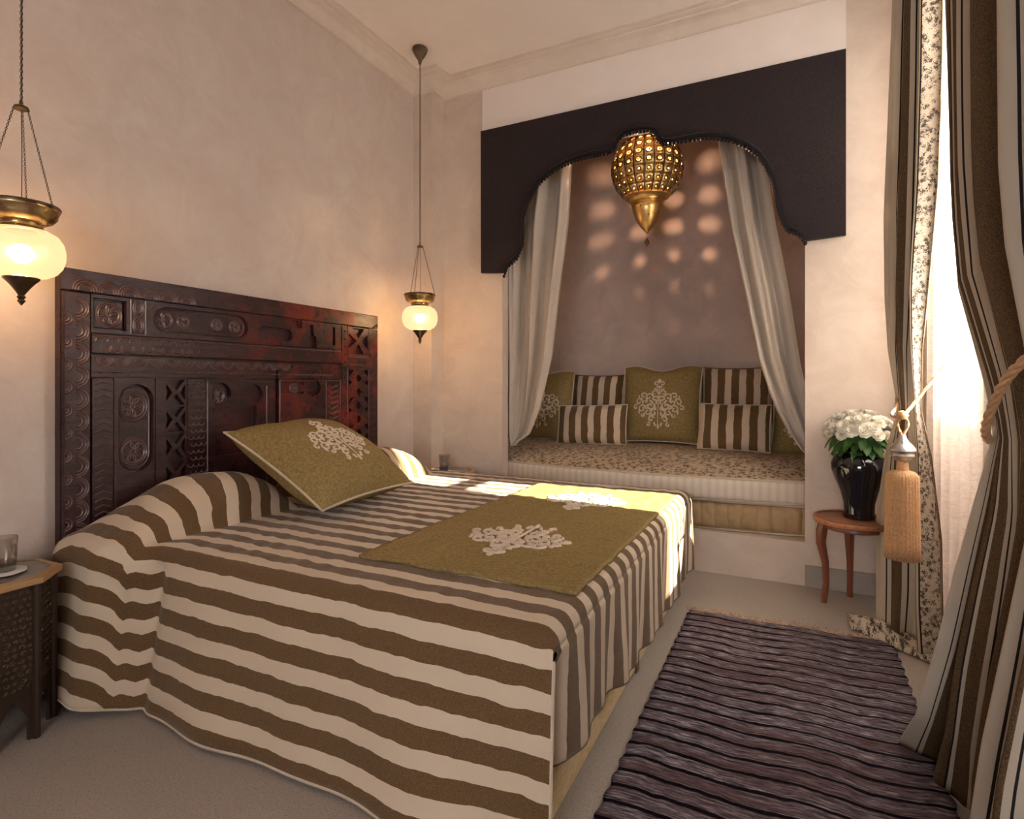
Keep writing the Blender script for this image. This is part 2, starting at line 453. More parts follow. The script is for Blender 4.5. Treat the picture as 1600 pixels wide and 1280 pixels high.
S('sun_blocking_parapet', MB().box(1.22, 1.40, -1.5, 5.5, -.1, 1.46), M['parapet'])  # wall added outside to block low sun and dim the lower sheer
S('terrace_floor', MB().box(XR + .35, 1.4, -1.5, 5.5, -.2, -.02), M['parapet'])
# niche shell
NB, NL, NR, NT_ = 4.62, -2.25, .35, 3.1
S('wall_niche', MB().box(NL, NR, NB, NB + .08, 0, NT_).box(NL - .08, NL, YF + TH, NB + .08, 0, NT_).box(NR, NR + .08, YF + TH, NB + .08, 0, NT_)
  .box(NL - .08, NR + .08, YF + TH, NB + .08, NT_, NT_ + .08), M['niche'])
S('floor_niche', MB().box(NL, NR, YF + .121, NB, 0, .235), M['wall'])
# baseboards
S('baseboard_far', MB().box(NX2 + .0, XR, YF - .012, YF, 0, .115).box(-2.257, NX1, YF - .012, YF, 0, .115), M['base'], bevel=.003)
S('baseboard_left', MB().box(XL, XL + .012, YB, 3.276, 0, .115), M['base'], bevel=.003)
# cornice: profile (out from wall, down from ceiling)
prof = [(0, -.095), (.022, -.095), (.022, -.085), (.032, -.075), (.05, -.055), (.075, -.04), (.095, -.034), (.100, -.028), (.100, -.022), (.118, -.018), (.13, -.012), (.14, -.012), (.14, 0)]
def cornice(name, path):
    m = MB(); n = len(path); vs = []; k = len(prof)
    for i, (p, d) in enumerate(path):
        for a, b in prof: vs.append((p[0] + d[0] * a, p[1] + d[1] * a, ZC + b))
    fs = [(i * k + j, (i + 1) * k + j, (i + 1) * k + j + 1, i * k + j + 1) for i in range(n - 1) for j in range(k - 1)]
    m.add(vs, fs); return S(name, m, M['cornice'], smooth=True, angle=25)
cornice('trim_4', [((XL, YB), (1, 0)), ((XL, 3.276), (1, -1)), ((-2.257, 3.276), (1, -1)), ((-2.257, YF), (1, -1)), ((XR, YF), (-1, -1)), ((XR, YB), (-1, 0))])

# ------------------------------------------------------------------ pelmet
P = [(-1.929, 1.849), (-1.745, 1.833), (-1.721, 1.889), (-1.649, 1.938), (-1.614, 2.006), (-1.605, 2.1), (-1.596, 2.194), (-1.57, 2.286), (-1.527, 2.366), (-1.467, 2.427), (-1.4, 2.47), (-1.317, 2.503), (-1.22, 2.524), (-1.125, 2.529), (-1.017, 2.529), (-0.980, 2.545), (-0.962, 2.595), (-0.927, 2.62), (-0.854, 2.629), (-0.770, 2.620), (-0.735, 2.600), (-0.718, 2.552), (-0.69, 2.524), (-0.641, 2.516), (-0.573, 2.517), (-0.493, 2.518), (-0.402, 2.503), (-0.313, 2.47), (-0.238, 2.422), (-0.177, 2.365), (-0.135, 2.298), (-0.105, 2.221), (-0.082, 2.127), (-0.07, 2.047), (-0.052, 1.98), (-0.029, 1.932), (0.017, 1.913), (0.046, 1.878), (0.060, 1.850), (0.243, 1.860)]
pel = thing('pelmet', 'dark plum brown scalloped arch pelmet with black bead edging across the top of the alcove', 'pelmet', (-.84, 3.40, 1.84))
PY = YF - .035
MB().plate(P + [(.243, 2.826), (-1.931, 2.826)], [], lambda a, b, d: (a, PY + d, b), .022, 0).build('board', M['pelmetfab'], pel)
edge = []
for a, b in zip(P[1:-1], P[2:-1]):
    L = math.dist(a, b); n = max(1, round(L / .011))
    edge += [(a[0] + (b[0] - a[0]) * i / n, a[1] + (b[1] - a[1]) * i / n) for i in range(n)]
edge.append(P[-2])
MB().tube([(x, PY - .006, z) for x, z in edge[::2]], .014, 6).build('cord', M['beads'], pel, smooth=True)
m = MB()
for i, (x, z) in enumerate(edge):
    if i % 2: continue
    m.lathe([(0, .012), (.007, .010), (.0105, 0), (.007, -.009), (0, -.012)], (x, PY - .010, z - .024), 6)
m.build('bead_fringe', M['beads'], pel, smooth=True, kind='stuff')
m = MB()
for i, (x, z) in enumerate(edge):
    if i % 3: continue
    m.box(x - .003, x + .003, PY - .004, PY, z + .010, z + .024)
m.build('stitching', M['beads'], pel, kind='stuff')

# ------------------------------------------------------------------ embroidery motif (2-D scrolls)
def motif():
    L = []
    def spiral(cx, cy, r, a0, turns, d, w=.020):
        n = 14; pts = []
        for i in range(n + 1):
            t = i / n; a = a0 + d * turns * 2 * pi * t; rr = r * (1 - .82 * t)
            pts.append((cx + rr * cos(a), cy + rr * sin(a)))
        L.append((pts, w)); L.append(([(-x, y) for x, y in pts], w))
    def blob(cx, cy, a, ln, w):
        pts = [(cx + cos(a) * ln * q, cy + sin(a) * ln * q) for q in (-.5, -.2, .2, .5)]
        L.append((pts, w, 1))
        if abs(cx) > 1e-6: L.append(([(-x, y) for x, y in pts], w, 1))
    L.append(([(0, -.5), (0, -.2), (0, .1), (0, .36)], .014))
    blob(0, .46, pi / 2, .10, .045); spiral(.05, .40, .055, 2.2, .9, -1)
    blob(0, .33, 0, .12, .03); blob(.06, .28, .4, .09, .022)
    spiral(.09, .20, .07, 3.4, .9, -1); spiral(.07, .08, .075, 3.8, 1.0, -1, .024)
    spiral(.19, .12, .075, 3.0, 1.0, -1); spiral(.30, .14, .07, 3.3, 1.0, -1)
    spiral(.38, .02, .075, 2.6, .95, -1); spiral(.26, .0, .075, 3.6, 1.0, 1)
    spiral(.44, -.09, .055, 2.2, .9, -1); spiral(.15, -.06, .085, 2.6, 1.1, 1, .024)
    spiral(.31, -.12, .075, 1.5, 1.0, -1); spiral(.20, -.18, .07, 2.2, 1.0, 1)
    spiral(.08, -.20, .075, 2.0, 1.0, -1, .024); spiral(.30, -.24, .045, 2.2, .9, 1)
    spiral(.13, -.32, .065, 2.8, 1.0, -1, .024); spiral(.19, -.42, .045, 1.5, .9, 1)
    for x, y, a, l, w in ((.13, .02, .8, .10, .028), (.23, .06, 1.2, .09, .026), (.34, .06, 1.0, .09, .024), (.06, -.10, 1.2, .10, .03), (.24, -.10, .6, .09, .026), (.37, -.18, 1.4, .08, .022),
                          (.06, -.42, 1.2, .08, .026), (0, -.46, pi / 2, .09, .03), (.13, -.26, .5, .08, .022), (.39, .12, 1.6, .06, .02), (.04, .02, 1.4, .1, .026), (.12, .15, 1.0, .08, .022)):
        blob(x, y, a, l, w)
    return L
MOTIF = motif()
def embroider(surf, size, parent, ang=0, seed=0, h=.004):
    """surf(x,y)->(pos,normal) with x,y metres from the centre of the motif"""
    m = MB()
    for e in MOTIF:
        pts, wd = e[0], e[1] * size
        wd *= 1.45; P3 = []; N3 = []
        for x, y in pts:
            x, y = x * size, y * size
            if ang: x, y = x * cos(ang) - y * sin(ang), x * sin(ang) + y * cos(ang)
            p, n = surf(x, y); P3.append(Vector(p)); N3.append(Vector(n))
        k = len(P3); vs = []
        for i in range(k):
            t = (P3[min(i + 1, k - 1)] - P3[max(0, i - 1)]).normalized(); sd = t.cross(N3[i]).normalized()
            ww = wd * (.35 if (i in (0, k - 1) and len(e) > 2) else .5)
            if len(e) > 2 and 0 < i < k - 1: ww = wd * .5
            for o, hh in ((-1, -.001), (-.5, h), (.5, h), (1, -.001)): vs.append(P3[i] + sd * o * ww + N3[i] * hh)
        fs = [(i * 4 + j, (i + 1) * 4 + j, (i + 1) * 4 + j + 1, i * 4 + j + 1) for i in range(k - 1) for j in range(3)]
        fs += [(0, 1, 2, 3), ((k - 1) * 4 + 3, (k - 1) * 4 + 2, (k - 1) * 4 + 1, (k - 1) * 4)]
        m.add(vs, fs)
    m.norecalc()
    return m.build('embroidery', M['embroid'], parent, smooth=True, angle=0)

# ------------------------------------------------------------------ cushions
def cushion(name, label, c, ex, ey, w, h, th, mat, motif_size=0, piping=True, group=None, seed=0, uvrot=0, sag=0, pipemat=None, pinch=.05):
    c, ex, ey = Vector(c), Vector(ex).normalized(), Vector(ey).normalized()
    ey = (ey - ex * ey.dot(ex)).normalized(); en = ex.cross(ey)
    o = thing(name, label, 'cushion', c - ey * h / 2, group)
    def edgeshape(u, v):
        x, y = u * w / 2, v * h / 2
        x *= 1 - pinch * (1 - v * v) ** 1.0 * abs(u) ** 3
        y *= 1 - pinch * (1 - u * u) * abs(v) ** 3
        y += sag * cos(u * pi * 1.5) * max(0, v) ** 2
        return x, y
    def P(u, v, sd):
        x, y = edgeshape(u, v)
        t = th / 2 * (max(0, 1 - abs(u) ** 2.6) ** .55) * (max(0, 1 - abs(v) ** 2.6) ** .55)
        nz = noise.noise(Vector((u * 1.7 + seed * 3, v * 1.7, sd * 2 + seed))) * .018 * (1 - abs(u) ** 4) * (1 - abs(v) ** 4)
        wr = .006 * sin(9 * (u + v * .6) + seed) * (abs(u) ** 4 + abs(v) ** 4) * (1 - abs(u) ** 8) * (1 - abs(v) ** 8)
        return c + ex * x + ey * y + en * (sd * t + nz + wr)
    f = lambda q: math.copysign(abs(2 * q - 1) ** .8, 2 * q - 1)
    m = MB(); N = 22
    uvf = (lambda u, v: (f(v) * h / 2 + 5, u)) if uvrot else (lambda u, v: (f(u) * w / 2 + 5 + seed * .03, v))
    m.grid(lambda u, v: P(f(u), f(v), 1), N, N, uvf); m.grid(lambda u, v: P(f(u), f(v), -1), N, N, uvf, flip=True)
    m.build('cover', mat, o, smooth=True, angle=0)
    if piping:
        ring = []
        for k in range(4):
            for i in range(14):
                q = -1 + 2 * i / 14
                u, v = ((q, -1), (1, q), (-q, 1), (-1, -q))[k]
                ring.append(P(u, v, 0) + en * .0)
        MB().tube(ring, .0055, 6, closed=True).build('piping', pipemat or M['piping'], o, smooth=True)
    if motif_size:
        def surf(x, y):
            g = lambda X, Y: P(max(-.98, min(.98, X / (w / 2))), max(-.98, min(.98, Y / (h / 2))), 1)
            p = g(x, y); n = (g(x + .01, y) - p).cross(g(x, y + .01) - p).normalized()
            return p, n
        embroider(surf, motif_size, o)
    return o

# ------------------------------------------------------------------ daybed in the niche
seat = thing('daybed', 'built-in alcove daybed with a scroll patterned top, pale ticking mattress and gold tufted base', 'daybed', (-.86, 4.0, .235))
def slab(name, z0, z1, bow, mat, bulge, crease, dome=0, top=None, yfront=3.53):
    m = MB(); mt = MB()
    x0, x1 = NL + .01, NR - .01
    def fy(x):
        t = (x - NX1) / (NX2 - NX1)
        return yfront if t <= 0 or t >= 1 else yfront - bow * max(0, sin(pi * t)) ** .7
    def Pt(u, v):
        x = x0 + (x1 - x0) * u; y = fy(x)
        z = z0 + (z1 - z0) * v
        out = bulge * sqrt(max(0, 1 - (2 * v - 1) ** 4)) + crease * abs(sin(x * pi / .075 + noise.noise(Vector((x * 6, v, 0))) * 1.2)) * (1 - (2 * v - 1) ** 2)
        return (x, y - out + .02 * (v in (0, 1)), z + .004 * noise.noise(Vector((x * 5, v * 3, 2))))
    m.grid(Pt, 160, 10, lambda u, v: (x0 + (x1 - x0) * u, v))
    m.build(name, mat, seat, smooth=True, angle=0)
    pz = [MB().tube([(x, fy(x) - bulge * .35, z) for x in [x0 + (x1 - x0) * i / 120 for i in range(121)]], .006, 6).build('piping', M['piping'], seat, smooth=True) for z in (z0 + .006, z1 - .004)]
    def Tp(u, v):
        x = x0 + (x1 - x0) * u; y = fy(x) + (NB - .02 - fy(x)) * v
        z = z1 + dome * (1 - (1 - min(1, v * 2.2)) ** 2) * (1 - abs(2 * u - 1) ** 4 * .4)
        z += .006 * noise.noise(Vector((x * 6, y * 6, 0)))
        return (x, y, z)
    mt.grid(Tp, 60, 24); mt.build('seat_top' if top else 'ticking_top', top or mat, seat, smooth=True, angle=0)
slab('base_cushion', .238, .408, .07, M['goldbase'], .020, .022, yfront=3.545)
slab('mattress', .412, .548, .11, M['ticking'], .022, .003, dome=.085, top=M['seat'], yfront=3.545)

bk = .16  # lean
def up(l): return (0, l, 1)
cushion('square_cushion', 'olive velvet square cushion with a pale motif half hidden by the left alcove drape', (-1.90, 4.36, .90), (1, 0.12, 0), up(.22), .56, .58, .17, M['olive'], .40, seed=1, sag=-.012)
cushion('striped_cushion', 'tall brown striped cushion standing between the left and middle olive cushions', (-1.40, 4.46, .895), (1, 0, 0), up(.16), .48, .53, .14, M['stripe'], seed=2, pipemat=M['stripe'])
cushion('square_cushion', 'olive velvet square cushion with a pale motif in the middle of the daybed', (-.90, 4.34, .925), (1, -.02, 0), up(.20), .59, .58, .17, M['olive'], .385, seed=3, sag=-.018)
cushion('striped_cushion', 'tall brown striped cushion standing right of the middle olive cushion', (-.375, 4.46, .935), (1, 0, 0), up(.16), .50, .55, .14, M['stripe'], seed=4, pipemat=M['stripe'])
cushion('bolster_cushion', 'low striped cushion leaning on the left-side olive cushion of the daybed', (-1.375, 4.12, .775), (1, .04, .03), up(.28), .54, .30, .15, M['stripe'], seed=5, pipemat=M['piping'], pinch=.03)
cushion('bolster_cushion', 'low striped cushion leaning before the tall striped one on the right of the daybed', (-.365, 4.12, .79), (1, -.02, -.01), up(.28), .46, .32, .15, M['stripe'], seed=6, pipemat=M['piping'], pinch=.03)
cushion('square_cushion', 'low olive cushion peeping out behind the bottom of the right alcove drape', (.08, 4.22, .78), (1, -.25, 0), up(.3), .44, .36, .16, M['olive'], .26, seed=7)

# ------------------------------------------------------------------ alcove drapes
def drape(name, label, rows, nf, amp, W, z0, z1, mat, group=None, ph=0, seg=(150, 70), cat='curtain', u0=0):
    """rows: (z, [(x,y), ...]) control paths of the cloth at several heights"""
    rows = sorted(rows, key=lambda r: r[0])
    def path(z, u):
        if z <= rows[0][0]: return cr(rows[0][1], u)
        for p, q in zip(rows, rows[1:]):
            if z <= q[0]:
                t = (z - p[0]) / (q[0] - p[0]); t = t * t * (3 - 2 * t) if name == 'x' else t
                return cr(p[1], u).lerp(cr(q[1], u), t)
        return cr(rows[-1][1], u)
    def fn(u, v):
        z = z1 + (z0 - z1) * v
        p = path(z, u); q = path(z, min(1, u + .01)) - path(z, max(0, u - .01))
        if q.length < 1e-6: q = Vector((1, 0, 0))
        n = Vector((q.y, -q.x, 0)).normalized()
        a = amp(z) if callable(amp) else amp
        d = a * (sin(2 * pi * nf * u + ph + .6 * noise.noise(Vector((u * 4, z * .7, ph)))) + .35 * sin(2 * pi * nf * 2.3 * u + 1.3 + ph))
        e = sstep(0, .04, u) * sstep(0, .04, 1 - u) * .7 + .3
        return (p.x + n.x * d * e, p.y + n.y * d * e, z)
    m = MB(); m.grid(fn, seg[0], seg[1], lambda u, v: (u * W + u0, (z1 - (z1 - z0) * v)))
    m.norecalc()
    return m, fn
ncg = 'linen drapes tied back inside the alcove'
L = lambda *p: [(a, b, 0) for a, b in p]
rows = [(.66, L((-1.79, 3.56), (-1.775, 3.60), (-1.76, 3.58))), (.73, L((-1.80, 3.56), (-1.73, 3.62), (-1.645, 3.58))), (.91, L((-1.80, 3.56), (-1.69, 3.62), (-1.57, 3.59))), (1.26, L((-1.80, 3.57), (-1.65, 3.62), (-1.487, 3.6))),
        (1.74, L((-1.80, 3.57), (-1.62, 3.6), (-1.426, 3.6))), (2.17, L((-1.80, 3.57), (-1.6, 3.6), (-1.366, 3.6))), (2.6, L((-1.80, 3.57), (-1.55, 3.6), (-1.34, 3.6)))]
m, fn = drape('d', '', rows, 2.6, lambda z: .012 + .026 * sstep(.6, 1.4, z), 1.2, .645, 2.78, M['linen'])
o = m.build('alcove_drape', M['linen'], smooth=True, angle=0, solid=.003)
tag(o, 'cream linen drape swept back against the left jamb of the alcove', 'curtain', ncg)
rows = [(.66, L((.10, 3.58), (.11, 3.62), (.12, 3.6))), (.70, L((.045, 3.58), (.09, 3.62), (.13, 3.6))), (.83, L((-.035, 3.58), (.03, 3.61), (.11, 3.61))), (.94, L((-.09, 3.58), (-.01, 3.61), (.09, 3.62))), (1.05, L((-.13, 3.58), (-.05, 3.6), (.065, 3.62))),
        (1.236, L((-.184, 3.58), (-.1, 3.6), (.03, 3.62))), (1.6, L((-.253, 3.58), (-.16, 3.6), (-.02, 3.62))), (2.0, L((-.33, 3.58), (-.23, 3.6), (-.09, 3.62))), (2.5, L((-.40, 3.58), (-.29, 3.6), (-.16, 3.62))), (2.7, L((-.42, 3.58), (-.3, 3.6), (-.16, 3.62)))]
m, fn = drape('d', '', rows, 2.1, lambda z: .010 + .026 * sstep(.7, 1.4, z), 1.0, .66, 2.78, M['linen'], ph=1.0)
o = m.build('alcove_drape', M['linen'], smooth=True, angle=0, solid=.003)
tag(o, 'cream linen drape swept back against the right jamb of the alcove', 'curtain', ncg)

# ------------------------------------------------------------------ pierced lantern
LC = Vector((-.857, 3.70, 2.483)); LR = .226
lan = thing('pierced_lantern', 'gold pierced brass globe lantern with a pointed tip glowing in the alcove arch', 'lantern', LC)
m = MB(); NS, NRW = 22, 8
def sph(th, ph, r=LR, sz=1.0):
    return (LC.x + r * cos(ph) * cos(th), LC.y + r * cos(ph) * sin(th), LC.z + r * sz * sin(ph))
p0, p1 = radians(-52), radians(62)
for i in range(NS):
    for j in range(NRW):
        ta, tb = 2 * pi * i / NS, 2 * pi * (i + 1) / NS; pa, pb = p0 + (p1 - p0) * j / NRW, p0 + (p1 - p0) * (j + 1) / NRW
        tm, pm = (ta + tb) / 2, (pa + pb) / 2; ht, hp = (tb - ta) / 2, (pb - pa) / 2
        outer = [(-1, -1), (0, -1), (1, -1), (1, 0), (1, 1), (0, 1), (-1, 1), (-1, 0)]
        hr = .52 if j > 3 else (.34 if j == 3 else .20)
        vs = [sph(tm + a * ht, pm + b * hp) for a, b in outer]
        vs += [sph(tm + hr * ht * cos(k), pm + hr * hp * sin(k)) for k in [(-3 * pi / 4) + pi / 4 * q for q in range(8)]]
        m.add(vs, [(k, (k + 1) % 8, 8 + (k + 1) % 8, 8 + k) for k in range(8)])
        if j > 3: m.add([sph(tm + .22 * ht * cos(k), pm + .22 * hp * sin(k), LR) for k in [pi / 3 * q for q in range(6)]], [tuple(range(6))])
m.build('pierced_globe', M['gold'], lan, smooth=True, angle=0, solid=.004)
m = MB()
for i in range(NS): m.tube([sph(2 * pi * i / NS, p0 + (p1 - p0) * k / 14, LR + .002) for k in range(15)], .0042, 5)
m.build('rib', M['bronze'], lan, smooth=True, kind='stuff')
m = MB()
for i in range(NS):
    for j in range(NRW):
        tm = 2 * pi * (i + .5) / NS; pm = p0 + (p1 - p0) * (j + .5) / NRW; ht = pi / NS; hp = (p1 - p0) / NRW / 2
        hr = .60 if j > 2 else .40
        m.tube([sph(tm + hr * ht * cos(k), pm + hr * hp * sin(k), LR + .003) for k in [pi / 4 * q for q in range(8)]], .003, 4, closed=True)
m.build('ring_ornament', M['bronze'], lan, smooth=True, kind='stuff')
MB().lathe([(LR * cos(p0) + .004, LR * sin(p0)), (.143, -.185), (.118, -.200), (.112, -.215), (.098, -.222), (.10, -.235), (.104, -.245), (.098, -.252), (.094, -.262), (.092, -.27), (.07, -.33), (.04, -.375), (.018, -.400), (.006, -.415), (0, -.418)], LC, 32).build('cone_base', M['gold'], lan, smooth=True)
MB().lathe([(.15, .178), (.11, .205), (.09, .215), (.085, .24), (.03, .27), (.02, .30), (0, .30)], LC, 28).build('cap', M['gold'], lan, smooth=True)
MB().tube([LC + Vector((0, 0, -.415)), LC + Vector((0, 0, -.445))], .0015, 4).lathe([(0, -.440), (.012, -.465), (.016, -.477), (.008, -.494), (0, -.504)], LC, 10).build('drop', M['bronze'], lan, smooth=True)
MB().tube([LC + Vector((0, 0, .29)), LC + Vector((0, 0, NT_ - LC.z))], .006, 6).build('chain', M['chain'], lan, smooth=True)
MB().lathe([(0, .028), (.018, .022), (.026, 0), (.018, -.022), (0, -.028)], LC + Vector((0, 0, .11)), 12).build('bulb', M['bulb2'], lan, smooth=True)
pl = bpy.data.objects.new('lantern_light', bpy.data.lights.new('lantern_light', 'POINT')); COL.objects.link(pl)
pl.location = LC + Vector((0, -.0, .11)); pl.data.energy = 50; pl.data.color = (1, .62, .38); pl.data.shadow_soft_size = .012

# ------------------------------------------------------------------ glass pendants
def pendant(x, y, label):
    c = Vector((x, y, 1.50))
    o = thing('pendant_lamp', label, 'lamp', c, 'glass pendant lamps over the bedsides')
    g = MB().lathe([(.045, .077), (.07, .073), (.092, .060), (.106, .038), (.112, .010), (.111, -.012), (.103, -.038), (.088, -.058), (.066, -.070), (.046, -.075)], c, 36)
    g.build('glass_shade', M['globe'], o, smooth=True, angle=0)
    MB().lathe([(0, .03), (.02, .026), (.032, .008), (.030, -.012), (.016, -.028), (0, -.032)], c, 16).build('bulb', M['bulb'], o, smooth=True)
    bo = MB().lathe([(.088, .150), (.096, .150), (.098, .142), (.095, .136), (.090, .130), (.088, .118), (.078, .104), (.062, .096), (.054, .094), (.055, .088), (.052, .084), (.058, .076), (.056, .071), (.040, .071)], c, 36,
                    lambda r, z, a: r + (.0035 * sin(a * 16) * (1 if z > .11 else -1) if .10 < z < .133 else 0)).build('bowl', M['brass'], o, smooth=True, angle=50)
    MB().lathe([(.086, .151), (.097, .153), (.100, .148), (.098, .142), (.088, .144)], c, 36).build('rim', M['bronze'], bo, smooth=True)
    fi = MB().lathe([(.040, -.071), (.047, -.076), (.045, -.081), (.034, -.092), (.024, -.105), (.014, -.120), (.008, -.130), (.012, -.136), (.007, -.142), (.011, -.148), (.004, -.158), (0, -.163)], c, 20)
    fi.build('finial', M['bronze'], o, smooth=True)
    top = c + Vector((0, 0, .455))
    for k in range(3):
        a = 2 * pi * k / 3 + .5
        s, e = top + Vector((cos(a) * .018, sin(a) * .018, 0)), c + Vector((cos(a) * .094, sin(a) * .094, .150))
        m = MB(); n = 44
        for i in range(n):
            p = s.lerp(e, (i + .5) / n); d = (e - s).normalized(); sd = (Vector((0, 1, 0)) if i % 2 else Vector((1, 0, 0)))
            sd = (sd - d * sd.dot(d)).normalized()
            m.tube([p + d * .0052 * cos(q) + sd * .0028 * sin(q) for q in [2 * pi * j / 6 for j in range(6)]], .0009, 3, closed=True)
        m.build('chain', M['chain'], o)
    MB().tube([top + Vector((.0, .0, 0)), c + Vector((.004, 0, .3)), c + Vector((0, 0, .09))], .0014, 5).build('wire', M['chain'], o)
    MB().lathe([(0, .028), (.004, .024), (.006, .010), (.018, .004), (.021, -.004), (.012, -.008), (0, -.008)], top, 14).build('hanger', M['bronze'], o, smooth=True)
    m = MB(); z0, z1 = top.z + .02, ZC - .10; n = int((z1 - z0) / .010)
    for i in range(n):
        p = Vector((x, y, z0 + (z1 - z0) * (i + .5) / n)); sd = Vector((0, 1, 0)) if i % 2 else Vector((1, 0, 0))
        m.tube([p + Vector((0, 0, 1)) * .0068 * cos(q) + sd * .0038 * sin(q) for q in [2 * pi * j / 6 for j in range(6)]], .0012, 3, closed=True)
    m.build('chain', M['chain'], o)
    MB().tube([(x + .003, y, z0), (x + .003, y, z1 + .02)], .0018, 5).build('cord', M['chain'], o)
    MB().lathe([(0, 0), (.045, 0), (.048, -.006), (.044, -.02), (.03, -.05), (.012, -.078), (.008, -.10), (0, -.105)], (x, y, ZC), 24, lambda r, z, a: r * (1 + .04 * cos(a * 12))).build('canopy', M['bronze'], o, smooth=True)
    pl = bpy.data.objects.new('pendant_light', bpy.data.lights.new('pendant_light', 'POINT')); COL.objects.link(pl)
    pl.location = c + Vector((0, 0, 0)); pl.data.energy = 9; pl.data.color = (1, .62, .30); pl.data.shadow_soft_size = .035
pendant(-2.118, 2.948, 'glass pendant lamp hanging in the corner beyond the far side of the bed')
pendant(-2.16, .90, 'glass pendant lamp hanging above the carved bedside table with the tumbler')

# ------------------------------------------------------------------ headboard (an old carved door)
HX = -2.35; HY1, HY2, HZ = 1.092, 2.815, 1.512
hb = thing('headboard', 'tall dark carved wooden door panel with worn red paint used as the headboard', 'headboard', (XL, HY1, 0))
def hp(a, b, d): return (HX + d, a, b)
def plank(name, y0, y1, z0, z1, dx=0, holes=(), label=None, bev=.003):
    return MB().plate([(y0, z0), (y1, z0), (y1, z1), (y0, z1)], holes, hp, -.018, dx).build(name, M['wood'], hb, bevel=bev, label=label)
MB().box(XL + .005, HX - .019, HY1 + .01, HY2 - .01, .05, HZ - .01).build('backing_board', M['wood'], hb)
def rect(y0, y1, z0, z1): return [(y0, z0), (y0, z1), (y1, z1), (y1, z0)]
def stadium_h(y0, y1, z0, z1):
    r = (z1 - z0) / 2; zc = (z0 + z1) / 2
    return arc(y0 + r, zc, r, pi * 1.5, pi * .5, 10) + arc(y1 - r, zc, r, pi * .5, -pi * .5, 10)
def stadium_v(y0, y1, z0, z1):
    r = (y1 - y0) / 2; yc = (y0 + y1) / 2
    return arc(yc, z1 - r, r, pi, 0, 10) + arc(yc, z0 + r, r, 0, -pi, 10)
ZB = .42
p_top = plank('top_rail', HY1, HY2, 1.432, HZ, .006)
p_left = plank('stile', HY1 + .012, 1.190, ZB, 1.428, .002)
# right stile: X panel of four triangles, then a lattice of cut-outs
ya, yb, za, zb = 2.558, 2.724, 1.266, 1.420
ym, zm = (ya + yb) / 2, (za + zb) / 2; g = .016
tri = [[(ya + 2 * g, zb), (yb - 2 * g, zb), (ym, zm + g)], [(ya + 2 * g, za), (ym, zm - g), (yb - 2 * g, za)], [(ya, za + 2 * g), (ya, zb - 2 * g), (ym - g, zm)], [(yb, za + 2 * g), (ym + g, zm), (yb, zb - 2 * g)]]
lat = []
for k in range(8):
    z = 1.165 - k * .082
    lat.append([(ya, z - .034), (ya, z + .004), (ya + .045, z + .004 - .0)] if k % 2 == 0 else [(ya, z - .005), (ya, z + .03), (ya + .03, z + .012)])
    lat.append([(yb, z - .034), (yb - .045, z + .004), (yb, z + .004)] if k % 2 == 0 else [(yb, z - .005), (yb - .03, z + .012), (yb, z + .03)])
    lat.append([(ym, z - .02), (ym - .028, z - .045), (ym, z - .07), (ym + .028, z - .045)])
p_right = plank('stile', 2.502, HY2, ZB, 1.428, .003, tri[2:] + tri[:2] + lat, bev=0)
# upper panel with recessed square, long stadium, notched holes
p_up = plank('upper_panel', 1.193, 2.499, 1.284, 1.429, 0, [rect(1.200, 1.318, 1.298, 1.416), stadium_h(1.421, 1.872, 1.304, 1.412), rect(2.160, 2.207, 1.385, 1.4285 - .004),
      [(2.268, 1.286), (2.262, 1.36), (2.255, 1.412), (2.285, 1.412), (2.292, 1.35), (2.305, 1.35), (2.312, 1.286)], rect(2.432, 2.450, 1.306, 1.412), stadium_h(1.93, 2.14, 1.310, 1.375)], bev=0)
p_fr = plank('frieze_rail', 1.193, 2.499, 1.206, 1.281, .004)
slot = rect(2.036, 2.050, 1.122, 1.19)
p_r2 = plank('middle_rail', 1.193, 2.499, 1.118, 1.198, .001, [slot], bev=0)
p_zz = plank('zigzag_board', 1.196, 1.269, ZB, 1.114, .001)
p_st = plank('rosette_board', 1.272, 1.428, ZB, 1.114, 0, [stadium_v(1.288, 1.424, .74, 1.090)], bev=0)
cut = []
for k in range(5):
    zt = 1.108 - k * .115
    cut.append([(1.478, zt), (1.520, zt - .045), (1.556, zt)][::1])
    cut.append([(1.478, zt - .108), (1.520, zt - .062), (1.556, zt - .108)])
    cut.append([(1.558, zt - .018), (1.534, zt - .053), (1.558, zt - .090)])
    cut.append([(1.476, zt - .018), (1.476, zt - .090), (1.502, zt - .053)])
p_ct = plank('fretwork_board', 1.431, 1.564, ZB, 1.114, .001, cut, bev=0)
p_sc = plank('scale_board', 1.567, 1.650, ZB, 1.114, .002)
key = arc(1.730, 1.045, .050, pi * 1.25, -pi * .1, 12) + [(1.79, 1.028), (1.87, 1.028)] + arc(1.905, 1.035, .052, pi * .95, -pi * .4, 12) + [(1.925, .95), (1.925, .76), (1.70, .76)]
p_k = plank('keyhole_board', 1.653, 2.034, ZB, 1.114, 0, [key], bev=0)
rk = [(2.09, 1.035)] + [(2.09, 1.098), (2.21, 1.098), (2.222, 1.084), (2.24, 1.09)] + arc(2.29, 1.066, .048, pi * .8, -pi * .7, 12) + [(2.24, 1.040), (2.225, 1.048), (2.21, 1.035)]
p_rk = plank('painted_board', 2.052, 2.499, ZB, 1.114, .001, [rk], bev=0)
